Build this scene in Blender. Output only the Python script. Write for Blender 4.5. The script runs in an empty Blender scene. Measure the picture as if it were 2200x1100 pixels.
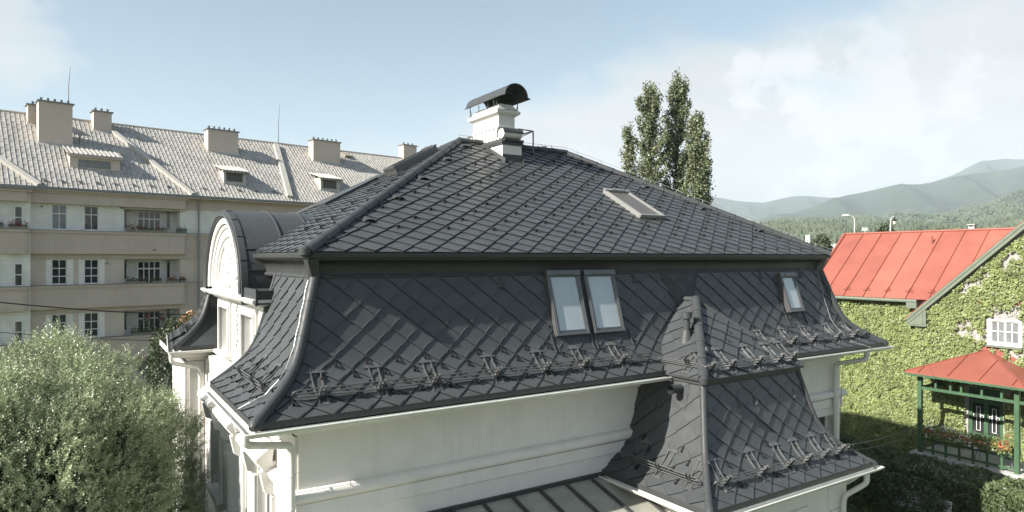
import bpy, bmesh, math, random
import numpy as np
from mathutils import Vector, Matrix, noise

random.seed(7); NR = np.random.default_rng(11)
scene = bpy.context.scene
COL = scene.collection
H = 8.2                 # camera height above the garden; all heights below are given relative to the camera
F = 1420.0              # focal length in pixels of the 2200 px wide photograph
HOR = 556.0             # row of the horizon
HZ_D = 0.000095          # density of the air

# ------------------------------------------------------------------ camera
cam = bpy.data.cameras.new('camera'); camo = bpy.data.objects.new('camera', cam); COL.objects.link(camo)
camo.location = (0, 0, H); camo.rotation_euler = (math.radians(90), 0, 0)
cam.sensor_width = 36; cam.lens = 36*F/2200; cam.shift_y = (HOR-550)/2200
cam.clip_start = .1; cam.clip_end = 30000
scene.camera = camo

# ------------------------------------------------------------------ sun, sky, exposure
SUN_EL = math.radians(32.5)
SH = Vector((.853, .522, 0)).normalized()            # the way the light travels, in plan
LT = Vector((SH.x*math.cos(SUN_EL), SH.y*math.cos(SUN_EL), -math.sin(SUN_EL)))
sun = bpy.data.lights.new('sun', 'SUN'); suno = bpy.data.objects.new('sun', sun); COL.objects.link(suno)
sun.energy = 5.0; sun.angle = math.radians(.5); sun.color = (1, .95, .87)
suno.rotation_euler = (-LT).to_track_quat('Z', 'Y').to_euler()
suno.location = (-30, -20, 60)

world = bpy.data.worlds.new("World"); scene.world = world; world.use_nodes = True
wn = world.node_tree.nodes; wl = world.node_tree.links; wn.clear()
def wnode(t, **k):
    n = wn.new(t)
    for a, b in k.items(): setattr(n, a, b)
    return n
wout = wnode('ShaderNodeOutputWorld'); bg = wnode('ShaderNodeBackground'); bg.inputs[1].default_value = .072
sky = wnode('ShaderNodeTexSky', sky_type='NISHITA', sun_disc=False, sun_elevation=SUN_EL,
            sun_rotation=math.atan2(-SH.x, -SH.y) % (2*math.pi), altitude=300, air_density=1.0, dust_density=1.6, ozone_density=1.3)
hs = wnode('ShaderNodeHueSaturation'); hs.inputs['Saturation'].default_value = .80; hs.inputs['Hue'].default_value = .480; hs.inputs['Value'].default_value = 1.0
tc = wnode('ShaderNodeTexCoord'); sep = wnode('ShaderNodeSeparateXYZ'); wl.new(tc.outputs['Generated'], sep.inputs[0])
def wm(op, a, b=None, c=None):
    n = wnode('ShaderNodeMath', operation=op)
    for i, v in enumerate((a, b, c)):
        if v is None: continue
        if isinstance(v, (int, float)): n.inputs[i].default_value = v
        else: wl.new(v, n.inputs[i])
    return n.outputs[0]
def wnoise(scale, detail, rough, sz, off=(0, 0, 0)):
    mp = wnode('ShaderNodeMapping'); mp.inputs['Scale'].default_value = (1, 1, sz); mp.inputs['Location'].default_value = off
    wl.new(tc.outputs['Generated'], mp.inputs[0])
    n = wnode('ShaderNodeTexNoise'); n.inputs['Scale'].default_value = scale; n.inputs['Detail'].default_value = detail
    n.inputs['Roughness'].default_value = rough; wl.new(mp.outputs[0], n.inputs['Vector'])
    return n.outputs[0]
X, Y, Z = sep.outputs
nA = wnoise(3.2, 9, .55, 2.2, (3.1, 0, 0)); nB = wnoise(7, 8, .6, 1.6, (0, 5.2, 0)); nC = wnoise(4.0, 8, .6, 2.6, (8.3, 1.2, 4)); nD = wnoise(17, 7, .6, 1.3, (2.2, 4.1, 1))
# a bank of cloud rising towards the right hand side of the view
f = wm('SUBTRACT', wm('MULTIPLY_ADD', Y, .215, wm('MULTIPLY', X, .26)), Z)
f = wm('MULTIPLY_ADD', wm('SUBTRACT', nA, .5), .34, f)
m1 = wnode('ShaderNodeMapRange', interpolation_type='SMOOTHSTEP'); wl.new(f, m1.inputs[0])
m1.inputs[1].default_value = -.05; m1.inputs[2].default_value = .06; m1.inputs[4].default_value = .95
def puff(r, z, s, amp, gain, nz=None):
    d = Vector((r, 1, z)).normalized()
    v = wnode('ShaderNodeVectorMath', operation='DISTANCE'); wl.new(tc.outputs['Generated'], v.inputs[0]); v.inputs[1].default_value = d
    g = wm('SUBTRACT', 1, wm('DIVIDE', v.outputs['Value'], s))
    g = wm('MULTIPLY_ADD', wm('SUBTRACT', nz or nB, .5), amp, g)
    m = wnode('ShaderNodeMapRange', interpolation_type='SMOOTHSTEP'); wl.new(g, m.inputs[0])
    m.inputs[1].default_value = 0; m.inputs[2].default_value = .55; m.inputs[4].default_value = gain
    return m.outputs[0]
p1 = puff(-.76, .33, .07, 2.6, .6); p2 = puff(-.80, .37, .085, 2.4, .7); p3 = puff(.10, .245, .035, 3.2, .3)
mask = wm('MAXIMUM', wm('MAXIMUM', m1.outputs[0], p1), wm('MAXIMUM', p2, p3))
cc = wnode('ShaderNodeValToRGB'); wl.new(nC, cc.inputs[0])
cc.color_ramp.elements[0].position = .3; cc.color_ramp.elements[0].color = (4.1, 4.17, 4.2, 1)
cc.color_ramp.elements[1].position = .72; cc.color_ramp.elements[1].color = (5.2, 5.15, 5.08, 1)
w1 = puff(.41, .270, .06, 4.0, .7, nD); w2 = puff(.54, .22, .12, 3.6, .5, nD); w3 = puff(.36, .29, .03, 4.0, .7, nD)
bright = wnode('ShaderNodeMix', data_type='RGBA'); wl.new(wm('MAXIMUM', w1, wm('MAXIMUM', w2, w3)), bright.inputs[0])
wl.new(cc.outputs[0], bright.inputs[6]); bright.inputs[7].default_value = (6.3, 6.2, 6.1, 1)
wl.new(sky.outputs[0], hs.inputs['Color'])
mx = wnode('ShaderNodeMix', data_type='RGBA'); wl.new(mask, mx.inputs[0]); wl.new(hs.outputs[0], mx.inputs[6]); wl.new(bright.outputs[2], mx.inputs[7])
wl.new(mx.outputs[2], bg.inputs[0]); wl.new(bg.outputs[0], wout.inputs[0])

scene.view_settings.view_transform = 'Standard'; scene.view_settings.look = 'None'
scene.view_settings.gamma = 1; scene.view_settings.exposure = 1.15
scene.view_settings.use_curve_mapping = False
try:
    scene.cycles.max_bounces = 8; scene.cycles.volume_bounces = 2; scene.cycles.diffuse_bounces = 4
    scene.cycles.transparent_max_bounces = 8; scene.cycles.use_denoising = True
    scene.cycles.sample_clamp_indirect = 6
except Exception: pass

# ------------------------------------------------------------------ materials
def mat(name, col, rough=.6, metal=0, var=.0, scale=3, bump=0, bscale=30, tint=0, spec=.5, transl=0, stretch=(1, 1, 1), streak=0, col2=None, cthr=(.45, .6), coat=0):
    m = bpy.data.materials.new(name); m.use_nodes = True; nt = m.node_tree; N = nt.nodes; L = nt.links
    b = N['Principled BSDF']; b.inputs['Roughness'].default_value = rough; b.inputs['Metallic'].default_value = metal
    b.inputs['Specular IOR Level'].default_value = spec; b.inputs['Coat Weight'].default_value = coat
    t = N.new('ShaderNodeTexCoord'); mp = N.new('ShaderNodeMapping'); L.new(t.outputs['Object'], mp.inputs[0]); mp.inputs['Scale'].default_value = stretch
    c = N.new('ShaderNodeRGB'); c.outputs[0].default_value = (*col, 1); out = c.outputs[0]
    def noi(s, d=6, r=.6, src=None):
        n = N.new('ShaderNodeTexNoise'); n.inputs['Scale'].default_value = s; n.inputs['Detail'].default_value = d; n.inputs['Roughness'].default_value = r
        L.new(src or mp.outputs[0], n.inputs['Vector']); return n.outputs[0]
    def mul(o, fac):
        h = N.new('ShaderNodeHueSaturation'); L.new(o, h.inputs['Color']); L.new(fac, h.inputs['Value']); return h.outputs[0]
    def mrange(o, a, b2, lo, hi):
        r = N.new('ShaderNodeMapRange'); L.new(o, r.inputs[0]); r.inputs[1].default_value = a; r.inputs[2].default_value = b2
        r.inputs[3].default_value = lo; r.inputs[4].default_value = hi; return r.outputs[0]
    if col2:
        x = N.new('ShaderNodeMix'); x.data_type = 'RGBA'; L.new(mrange(noi(scale), cthr[0], cthr[1], 0, 1), x.inputs[0]); L.new(out, x.inputs[6]); x.inputs[7].default_value = (*col2, 1); out = x.outputs[2]
    if var:
        out = mul(out, mrange(noi(scale*1.7), .3, .7, 1-var, 1+var))
    if streak:
        m2 = N.new('ShaderNodeMapping'); L.new(t.outputs['Object'], m2.inputs[0]); m2.inputs['Scale'].default_value = (7, 7, .35)
        out = mul(out, mrange(noi(1, 5, .65, m2.outputs[0]), .52, .75, 1, 1-streak))
    if tint:
        a = N.new('ShaderNodeAttribute'); a.attribute_name = 'tint'
        out = mul(out, mrange(a.outputs['Fac'], 0, 1, 1-tint, 1+tint))
    L.new(out, b.inputs['Base Color'])
    if bump:
        bp = N.new('ShaderNodeBump'); bp.inputs['Strength'].default_value = bump; bp.inputs['Distance'].default_value = .02
        L.new(noi(bscale, 8), bp.inputs['Height']); L.new(bp.outputs[0], b.inputs['Normal'])
    if var:
        L.new(mrange(noi(scale*2.3), .3, .7, max(.02, rough-.08), min(1, rough+.1)), b.inputs['Roughness'])
    if transl:
        tr = N.new('ShaderNodeBsdfTranslucent'); L.new(out, tr.inputs[0]); ms = N.new('ShaderNodeMixShader'); ms.inputs[0].default_value = transl
        L.new(b.outputs[0], ms.inputs[1]); L.new(tr.outputs[0], ms.inputs[2]); L.new(ms.outputs[0], N['Material Output'].inputs[0])
    return m
def brickmat(name, c1, c2, mortar, bw, bh, ms, rough=.8, bump=.5, plane='xz', off=.5, msm=.2):
    m = bpy.data.materials.new(name); m.use_nodes = True; nt = m.node_tree; N = nt.nodes; L = nt.links
    b = N['Principled BSDF']; b.inputs['Roughness'].default_value = rough
    t = N.new('ShaderNodeTexCoord'); s = N.new('ShaderNodeSeparateXYZ'); L.new(t.outputs['Object'], s.inputs[0]); k = N.new('ShaderNodeCombineXYZ')
    ia = {'xz': (0, 2), 'yz': (1, 2), 'xy': (0, 1)}[plane]
    if plane == 'xyz':
        pass
    L.new(s.outputs[ia[0]], k.inputs[0]); L.new(s.outputs[ia[1]], k.inputs[1])
    br = N.new('ShaderNodeTexBrick'); L.new(k.outputs[0], br.inputs['Vector']); br.offset = off
    br.inputs['Color1'].default_value = (*c1, 1); br.inputs['Color2'].default_value = (*c2, 1); br.inputs['Mortar'].default_value = (*mortar, 1)
    br.inputs['Scale'].default_value = 1; br.inputs['Mortar Size'].default_value = ms; br.inputs['Mortar Smooth'].default_value = msm
    br.inputs['Brick Width'].default_value = bw; br.inputs['Row Height'].default_value = bh
    n = N.new('ShaderNodeTexNoise'); n.inputs['Scale'].default_value = 1.5; n.inputs['Detail'].default_value = 6; L.new(t.outputs['Object'], n.inputs['Vector'])
    r = N.new('ShaderNodeMapRange'); L.new(n.outputs[0], r.inputs[0]); r.inputs[1].default_value = .3; r.inputs[2].default_value = .7; r.inputs[3].default_value = .88; r.inputs[4].default_value = 1.08
    h = N.new('ShaderNodeHueSaturation'); L.new(br.outputs[0], h.inputs['Color']); L.new(r.outputs[0], h.inputs['Value']); L.new(h.outputs[0], b.inputs['Base Color'])
    bp = N.new('ShaderNodeBump'); bp.invert = True; bp.inputs['Strength'].default_value = bump; bp.inputs['Distance'].default_value = .01
    L.new(br.outputs['Fac'], bp.inputs['Height']); L.new(bp.outputs[0], b.inputs['Normal'])
    return m

M = dict(
 tile=mat('dark_coated_aluminium', (.060, .065, .067), .40, .0, .09, 2.2, tint=.10, spec=.36, streak=.10),
 tilecap=mat('dark_cap_metal', (.050, .054, .056), .48, .0, .10, 3, spec=.3),
 cornice=mat('dark_cornice_metal', (.043, .045, .045), .45, 0, .1, 3, spec=.4),
 plaster=mat('white_plaster', (.70, .67, .63), .85, 0, .05, 1.2, .25, 40, streak=.07),
 plaster2=mat('bright_white_plaster', (.61, .60, .57), .8, 0, .03, 2, .2, 30, streak=.05),
 gutter=mat('painted_gutter', (.60, .60, .55), .4, 0, .06, 2, streak=.12),
 rail=mat('dark_galvanised_rail', (.13, .13, .128), .35, .4),
 glasspale=mat('glass_painted_sky_and_blind', (.36, .39, .41), .06, 0, .12, .8, spec=.9, coat=1),  # pale base colour stands in for sky reflected in the panes, and for blinds
 glassgrey=mat('glass_over_brown_blind', (.10, .095, .088), .4, 0, .05, 3, spec=.3),
 hook=mat('dark_hook_metal', (.022, .022, .023), .45, .2),
 bracket=mat('bracket_metal', (.13, .132, .13), .35, .4),
 frame2=mat('light_window_frame', (.26, .26, .25), .4, .3),
 frame=mat('grey_window_frame', (.13, .13, .13), .35, .5),
 glass=mat('dark_window_glass', (.03, .034, .036), .06, 0, .4, .9, spec=.9),
 glass2=mat('curtained_window_glass', (.16, .17, .18), .12, 0, .25, 1.2, spec=.8),
 white=mat('white_window_paint', (.82, .81, .77), .5, 0, .04, 3),
 wire=mat('zinc_wire', (.30, .30, .29), .4, .4),
 glasroof=mat('translucent_roof_panel', (.31, .31, .265), .16, 0, .18, 1.1, spec=.8),
 stucco=mat('beige_stucco', (.53, .435, .37), .9, 0, .07, .7, .25, 25, streak=.10),
 stucco2=mat('light_beige_stucco', (.57, .485, .41), .9, 0, .06, .7, .25, 25, streak=.08),
 brick=brickmat('white_painted_brick', (.86, .83, .77), (.81, .78, .72), (.64, .62, .57), .26, .085, .008, .8, .8),
 oldroof=mat('weathered_sheet_roof', (.375, .355, .325), .62, 0, .12, 1.3, tint=.17, col2=(.28, .275, .26), cthr=(.5, .62)),
 oldrib=mat('weathered_roof_rib', (.43, .41, .37), .6, 0, .12, 3),
 zinc=mat('zinc_sheet', (.22, .225, .23), .45, .3, .12, 2),
 cable=mat('black_cable', (.012, .012, .012), .6),
 red=mat('red_sheet_roof', (.28, .088, .062), .5, 0, .13, .6, tint=.10, streak=.08),
 green=mat('dark_green_paint', (.045, .10, .05), .5, 0, .15, 3),
 sage=mat('sage_green_paint', (.125, .15, .11), .6, 0, .1, 2),
 stone=mat('pale_rough_render', (.31, .30, .275), .95, 0, .30, 3.5, 1.0, 14),
 terra=mat('terracotta', (.42, .14, .07), .8),
 wood=mat('weathered_wood', (.25, .22, .18), .8, 0, .2, 6),
 concrete=mat('concrete', (.42, .42, .40), .85, 0, .1, 2, .2),
 bark=mat('bark', (.10, .085, .065), .9, 0, .3, 4, .6, 12),
 leafw=mat('willow_leaf', (.29, .34, .20), .40, 0, tint=.42, transl=.18, spec=.7),
 leafp=mat('poplar_leaf', (.17, .195, .11), .45, 0, tint=.5, transl=.2, spec=.5),
 leafi=mat('ivy_leaf', (.20, .24, .085), .5, 0, tint=.38, transl=.25),
 leafh=mat('hedge_leaf', (.10, .135, .06), .5, 0, tint=.45, transl=.2),
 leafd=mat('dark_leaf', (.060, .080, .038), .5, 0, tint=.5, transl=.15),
 leaff=mat('far_leaf', (.060, .080, .040), .8, 0, tint=.5),
 flred=mat('red_petal', (.36, .04, .045), .6, tint=.3), flwhite=mat('white_petal', (.78, .74, .70), .6, tint=.1),
 flora=mat('orange_petal', (.50, .28, .14), .6, tint=.4),
 planter=mat('green_planter', (.12, .16, .12), .7),
 dark=mat('black_opening', (.012, .012, .012), .8),
 lamp=mat('lamp_housing', (.55, .56, .55), .4), lampglass=mat('lamp_glass', (.7, .68, .6), .2),
)

# ------------------------------------------------------------------ helpers
def tag(o, label=None, cat=None, group=None, kind=None):
    if label: o['label'] = label
    if cat: o['category'] = cat
    if group: o['group'] = group
    if kind: o['kind'] = kind
    return o
def empty(name, loc=(0, 0, 0), rz=0, label=None, cat=None, group=None):
    o = bpy.data.objects.new(name, None); COL.objects.link(o); o.location = loc; o.rotation_euler = (0, 0, rz)
    return tag(o, label, cat, group)
def link(name, me, m, parent=None):
    o = bpy.data.objects.new(name, me); COL.objects.link(o)
    if m is not None and not me.materials: me.materials.append(m)
    if parent is not None: o.parent = parent
    return o
class MB:
    """collects geometry; build() links it as one mesh, raised by the camera height"""
    def __init__(s): s.v = []; s.f = []; s.t = []
    def add(s, vs, fs, tint=.5):
        n = len(s.v); s.v += [tuple(v) for v in vs]; s.f += [tuple(i+n for i in f) for f in fs]; s.t += [tint]*len(fs); return s
    def hexa(s, p, tint=.5):   # p: 4 bottom, 4 top
        return s.add(p, [(3, 2, 1, 0), (4, 5, 6, 7), (0, 1, 5, 4), (1, 2, 6, 5), (2, 3, 7, 6), (3, 0, 4, 7)], tint)
    def box(s, x0, x1, y0, y1, z0, z1, tint=.5):
        return s.hexa([(x0, y0, z0), (x1, y0, z0), (x1, y1, z0), (x0, y1, z0), (x0, y0, z1), (x1, y0, z1), (x1, y1, z1), (x0, y1, z1)], tint)
    def beam(s, a, b, w, h, up=(0, 0, 1)):     # a rectangular bar
        a = Vector(a); b = Vector(b); d = (b-a).normalized(); u = Vector(up); r = d.cross(u)
        if r.length < 1e-4: r = d.cross(Vector((1, 0, 0)))
        r.normalize(); u = r.cross(d).normalized(); r *= w/2; u *= h/2
        return s.hexa([a-r-u, a+r-u, b+r-u, b-r-u, a-r+u, a+r+u, b+r+u, b-r+u])
    def tube(s, pts, r, n=8, caps=True, closed=False):
        pts = [Vector(p) for p in pts]; rs = r if isinstance(r, (list, tuple)) else [r]*len(pts); rings = []; prev = None
        for i, p in enumerate(pts):
            d = (pts[min(i+1, len(pts)-1)]-pts[max(i-1, 0)]).normalized()
            if prev is None:
                a = d.cross(Vector((0, 0, 1)));
                if a.length < 1e-3: a = d.cross(Vector((1, 0, 0)))
                a.normalize()
            else:
                a = (prev - d*prev.dot(d)).normalized()
            prev = a; b = d.cross(a)
            rings.append([p+(a*math.cos(2*math.pi*k/n)+b*math.sin(2*math.pi*k/n))*rs[i] for k in range(n)])
        return s.loft(rings, True, caps)
    def loft(s, rings, closed=True, caps=False):
        n = len(rings[0]); vs = [p for r in rings for p in r]; fs = []
        for i in range(len(rings)-1):
            for k in range(n if closed else n-1):
                k2 = (k+1) % n; fs.append((i*n+k, i*n+k2, (i+1)*n+k2, (i+1)*n+k))
        if caps: fs.append(tuple(range(n))[::-1]); fs.append(tuple((len(rings)-1)*n+k for k in range(n)))
        return s.add(vs, fs)
    def sweep(s, prof, path, closed=False, caps=True, ring=False):
        """prof [(outward, z)], path [(x,y)]; outward = to the right of travel; mitred"""
        P = [Vector(p) for p in path]; n = len(P); rings = []
        for i in range(n):
            d1 = (P[i]-P[i-1]).normalized() if (i > 0 or closed) else None
            d2 = (P[(i+1) % n]-P[i]).normalized() if (i < n-1 or closed) else None
            if d1 is None: d1 = d2
            if d2 is None: d2 = d1
            n1 = Vector((d1.y, -d1.x)); n2 = Vector((d2.y, -d2.x)); mn = (n1+n2); k = 1/max(.25, (1+n1.dot(n2))); mn = mn*k
            rings.append([(P[i].x+mn.x*o, P[i].y+mn.y*o, z) for o, z in prof])
        if closed: rings.append(rings[0])
        return s.loft(rings, ring, caps and not closed)
    def cone(s, c, r0, r1, z0, z1, n=12):
        return s.loft([[(c[0]+r0*math.cos(2*math.pi*k/n), c[1]+r0*math.sin(2*math.pi*k/n), z0) for k in range(n)],
                       [(c[0]+r1*math.cos(2*math.pi*k/n), c[1]+r1*math.sin(2*math.pi*k/n), z1) for k in range(n)]], True, True)
    def mesh(s, name, dz=H):
        me = bpy.data.meshes.new(name); me.from_pydata([(a, b, c+dz) for a, b, c in s.v], [], s.f)
        if s.t and (min(s.t) != max(s.t)):
            at = me.attributes.new('tint', 'FLOAT', 'FACE'); at.data.foreach_set('value', s.t)
        return me
    def build(s, name, m, parent=None, smooth=False, dz=H, bev=0):
        me = s.mesh(name, dz)
        bm = bmesh.new(); bm.from_mesh(me); bmesh.ops.recalc_face_normals(bm, faces=bm.faces)
        if bev: bmesh.ops.bevel(bm, geom=[e for e in bm.edges if len(e.link_faces) == 2 and e.calc_face_angle(0) > .6], offset=bev, segments=1, affect='EDGES', profile=.5)
        bm.to_mesh(me); bm.free()
        if smooth:
            me.shade_smooth()
            try: me.set_sharp_from_angle(angle=math.radians(40))
            except Exception: pass
        return link(name, me, m, parent)
def cells(mb, x0, x1, z0, z1, y0, y1, holes, axis='x'):
    """a wall slab with rectangular holes; axis x: wall runs along x with thickness y0..y1, axis y: the other way round"""
    xs = sorted({x0, x1, *[min(max(h[i], x0), x1) for h in holes for i in (0, 1)]}); zs = sorted({z0, z1, *[min(max(h[i], z0), z1) for h in holes for i in (2, 3)]})
    inh = lambda a, c: any(h[0] < a < h[1] and h[2] < c < h[3] for h in holes) or not (x0 < a < x1 and z0 < c < z1)
    vs = {}; out = []; fs = []
    def P(a, y, c):
        k = (a, y, c)
        if k not in vs: vs[k] = len(out); out.append((a, y, c) if axis == 'x' else (y, a, c))
        return vs[k]
    for i in range(len(xs)-1):
        for j in range(len(zs)-1):
            a0, a1, c0, c1 = xs[i], xs[i+1], zs[j], zs[j+1]
            if inh((a0+a1)/2, (c0+c1)/2): continue
            fs.append((P(a0, y0, c0), P(a1, y0, c0), P(a1, y0, c1), P(a0, y0, c1))); fs.append((P(a0, y1, c0), P(a1, y1, c0), P(a1, y1, c1), P(a0, y1, c1)))
            for (b0, b1, e0, e1, ta, tcc) in ((a0, a0, c0, c1, a0-1e-3, (c0+c1)/2), (a1, a1, c0, c1, a1+1e-3, (c0+c1)/2), (a0, a1, c0, c0, (a0+a1)/2, c0-1e-3), (a0, a1, c1, c1, (a0+a1)/2, c1+1e-3)):
                if inh(ta, tcc):
                    fs.append((P(b0, y0, e0), P(b1, y0, e1), P(b1, y1, e1), P(b0, y1, e0)))
    mb.add(out, fs)
def leafmesh(name, C, D, S, ln, wd, m, parent=None, tint=None, dz=H, link_it=True):
    """C centres, D leaf axis, S leaf side (unit), ln, wd arrays"""
    n = len(C); ln = np.broadcast_to(ln, n)[:, None]; wd = np.broadcast_to(wd, n)[:, None]
    v = np.empty((n, 4, 3)); v[:, 0] = C-D*ln*.5; v[:, 2] = C+D*ln*.5
    nn = np.cross(D, S); nn /= np.linalg.norm(nn, axis=1)[:, None]+1e-9
    v[:, 1] = C+S*wd*.5+nn*wd*.18; v[:, 3] = C-S*wd*.5+nn*wd*.18
    v[:, :, 2] += dz
    me = bpy.data.meshes.new(name); me.vertices.add(n*4); me.vertices.foreach_set('co', v.reshape(-1).astype('f'))
    me.loops.add(n*4); me.loops.foreach_set('vertex_index', np.arange(n*4, dtype='i'))
    me.polygons.add(n); me.polygons.foreach_set('loop_start', np.arange(0, n*4, 4, dtype='i'))
    try: me.polygons.foreach_set('loop_total', np.full(n, 4, dtype='i'))
    except Exception: pass
    me.update(calc_edges=True)
    at = me.attributes.new('tint', 'FLOAT', 'FACE'); at.data.foreach_set('value', (NR.random(n) if tint is None else tint).astype('f'))
    return link(name, me, m, parent) if link_it else me
def unit(a): return a/(np.linalg.norm(a, axis=-1, keepdims=True)+1e-9)
def rnd_dirs(n): return unit(NR.normal(size=(n, 3)))
def side_of(D, bias=None):
    r = rnd_dirs(len(D)) if bias is None else unit(rnd_dirs(len(D))*.6+bias)
    return unit(np.cross(D, r))
def copy_tree(o, parent=None):
    c = o.copy(); COL.objects.link(c)
    if parent is not None: c.parent = parent
    for ch in [x for x in bpy.data.objects if x.parent == o]: copy_tree(ch, c)
    return c
def px(u): return (u-1100)/F
def pz(v, Y): return (HOR-v)/F*Y

class Face:
    """a roof face: starts at org, runs along U, rises inwards along I following the profile (d, z)"""
    def __init__(s, org, U, I, prof, sm=0):
        s.o = Vector(org); s.U = Vector(U); s.I = Vector(I)
        pts = [Vector(p) for p in prof]
        if sm:
            q = []
            for i in range(len(pts)-1):
                p0 = pts[max(i-1, 0)]; p1 = pts[i]; p2 = pts[i+1]; p3 = pts[min(i+2, len(pts)-1)]
                for k in range(sm):
                    t = k/sm; q.append(.5*((2*p1)+(p2-p0)*t+(2*p0-5*p1+4*p2-p3)*t*t+(3*p1-p0-3*p2+p3)*t**3))
            pts = q+[pts[-1]]
        s.p = pts; s.a = [0]
        for i in range(1, len(pts)): s.a.append(s.a[-1]+(pts[i]-pts[i-1]).length)
        s.len = s.a[-1]
    def at(s, v):
        i = 0
        while i < len(s.a)-2 and s.a[i+1] < v: i += 1
        k = (v-s.a[i])/(s.a[i+1]-s.a[i]); p = s.p[i].lerp(s.p[i+1], 0)+(s.p[i+1]-s.p[i])*k
        d = (s.p[min(i+2, len(s.p)-1)]-s.p[max(i-1, 0)]) if 0 < i else (s.p[i+1]-s.p[i]); d.normalize()
        return p, Vector((-d.y, d.x)), d
    def __call__(s, u, v, h=0):
        p, n, _ = s.at(v); d = p.x+n.x*h; z = p.y+n.y*h; q = s.o+s.U*u+s.I*d
        return Vector((q.x, q.y, z))
    def v_of_z(s, z):
        lo, hi = 0, s.len
        for _ in range(40):
            m = (lo+hi)/2
            if s.at(m)[0].y < z: lo = m
            else: hi = m
        return lo
TW, TH = .51, .43
def tile_bm(face, u0, u1, cuts, tw=TW, th=TH, lift=.020, sub=1, rib=False, v1=None, phase=0, vis=None):
    """rhombic metal tiles; returns bmesh in local coordinates without the camera height"""
    bm = bmesh.new(); tl = bm.faces.layers.float.new('tint'); v1 = v1 or face.len
    hw, hh = tw/2, th/2
    def hgt(a, b): return .004+lift*(a+b)      # a, b: 0..1 along the two upper edges away from the top corner
    def add(pts, t):
        vs = [bm.verts.new(face(max(min(u, 1e9), -1e9), v, h)) for u, v, h in pts]
        try: fc = bm.faces.new(vs); fc[tl] = t
        except Exception: pass
    j = 0; vc = 0.0
    while vc-hh < v1:
        off = (hw if j % 2 else 0)+phase; u = u0+((off) % tw)-tw
        while u-hw < u1:
            t = min(1, max(0, random.gauss(.5, .22)))
            # corner param: top (u, vc+hh); a goes down-left, b goes down-right
            wa, wb = random.gauss(0, .0022), random.gauss(0, .0022)
            def P(a, b, dh=0): return (u+(b-a)*hw, vc+hh-(a+b)*hh, hgt(a, b)+dh+wa*a+wb*b)
            n = sub
            ok = True
            if vis and not vis(face(u, min(max(vc, 0), v1))): ok = False
            if ok:
                for i in range(n):
                    for k in range(n):
                        q = [P(i/n, k/n), P((i+1)/n, k/n), P((i+1)/n, (k+1)/n), P(i/n, (k+1)/n)]
                        vv = [x[1] for x in q]
                        if max(vv) < -.001 or min(vv) > v1+.001: continue
                        add([(x[0], x[1], x[2]) for x in q], t)
                for k in range(n):     # the folded lower edges
                    a0, a1 = k/n, (k+1)/n
                    add([P(1, a0), P(1, a1), P(.955, a1, -lift-.014), P(.955, a0, -lift-.014)], t)
                    add([P(a0, 1), P(a1, 1), P(a1, .955, -lift-.014), P(a0, .955, -lift-.014)], t)
                if rib:
                    for (f0, f1) in ((lambda x: P(x, .90, .001), lambda x: P(x, .93, .007)),):
                        add([f0(.45), f0(.94), f1(.94), f1(.45)], t)
                        add([P(.45, .93, .007), P(.94, .93, .007), P(.94, .95, .001), P(.45, .95, .001)], t)
            u += tw
        j += 1; vc += hh
    # trim at the eaves and the top, then at the hips
    for lim, sg in ((0, 1), (v1, -1)):
        p, nrm, d = face.at(lim); c = face(0, lim); I3 = Vector((face.I.x*d.x, face.I.y*d.x, d.y))
        bmesh.ops.bisect_plane(bm, geom=bm.verts[:]+bm.edges[:]+bm.faces[:], plane_co=c, plane_no=I3*sg, clear_inner=True)
    for co, no in cuts:
        bmesh.ops.bisect_plane(bm, geom=bm.verts[:]+bm.edges[:]+bm.faces[:], plane_co=co, plane_no=no, clear_inner=True)
    return bm
def under(face, u0, u1, cuts, m, v1=None, n=14):
    bm = bmesh.new(); v1 = v1 or face.len; rows = []
    for i in range(n+1): rows.append([bm.verts.new(face(u, v1*i/n, -.006)) for u in (u0, u1)])
    for i in range(n): bm.faces.new((rows[i][0], rows[i][1], rows[i+1][1], rows[i+1][0]))
    for co, no in cuts: bmesh.ops.bisect_plane(bm, geom=bm.verts[:]+bm.edges[:]+bm.faces[:], plane_co=co, plane_no=no, clear_inner=True)
    return bm
def tiled(name, face, u0, u1, cuts, parent, m, label=None, under_=True, **k):
    bm = tile_bm(face, u0, u1, cuts, **k)
    if under_:
        b2 = under(face, u0, u1, cuts, m, k.get('v1')); me2 = bpy.data.meshes.new('x'); b2.to_mesh(me2); b2.free(); bm.from_mesh(me2); bpy.data.meshes.remove(me2)
    bmesh.ops.translate(bm, verts=bm.verts, vec=(0, 0, H))
    me = bpy.data.meshes.new(name); bm.to_mesh(me); bm.free()
    o = link(name, me, m, parent)
    if label: o['label'] = label
    return o

# =================================================================== THE VILLA (local x along the long eave, y into the house)
VA = math.atan2(.545, .838)
villa = empty('villa', (-3.49, 9.0, 0), VA, 'white two storey villa with a dark grey rhombus tiled mansard roof and arched side gable', 'villa')
L_, D_ = 16.1, 11.05
MP = [(0, -2.29), (.4, -2.01), (.66, -1.76), (.82, -1.46), (.95, -1.05), (1.08, -.6), (1.17, -.28)]
f_front = Face((0, 0), (1, 0), (0, 1), MP, 6)
f_left = Face((0, 0), (0, 1), (1, 0), MP, 6)
f_right = Face((L_, 0), (0, 1), (-1, 0), MP, 6)
f_back = Face((0, D_), (1, 0), (0, -1), MP, 6)
UD = .95
def up(run, rise=3.16): return [(UD, .10), (UD+run, .10+rise)]
u_front = Face((0, 0), (1, 0), (0, 1), up(5.87)); u_left = Face((0, 0), (0, 1), (1, 0), up(5.87))
u_right = Face((L_, 0), (0, 1), (-1, 0), up(4.57)); BK = D_-UD-6.82; u_back = Face((0, D_), (1, 0), (0, -1), up(BK))
r2 = math.sqrt(.5)
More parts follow.
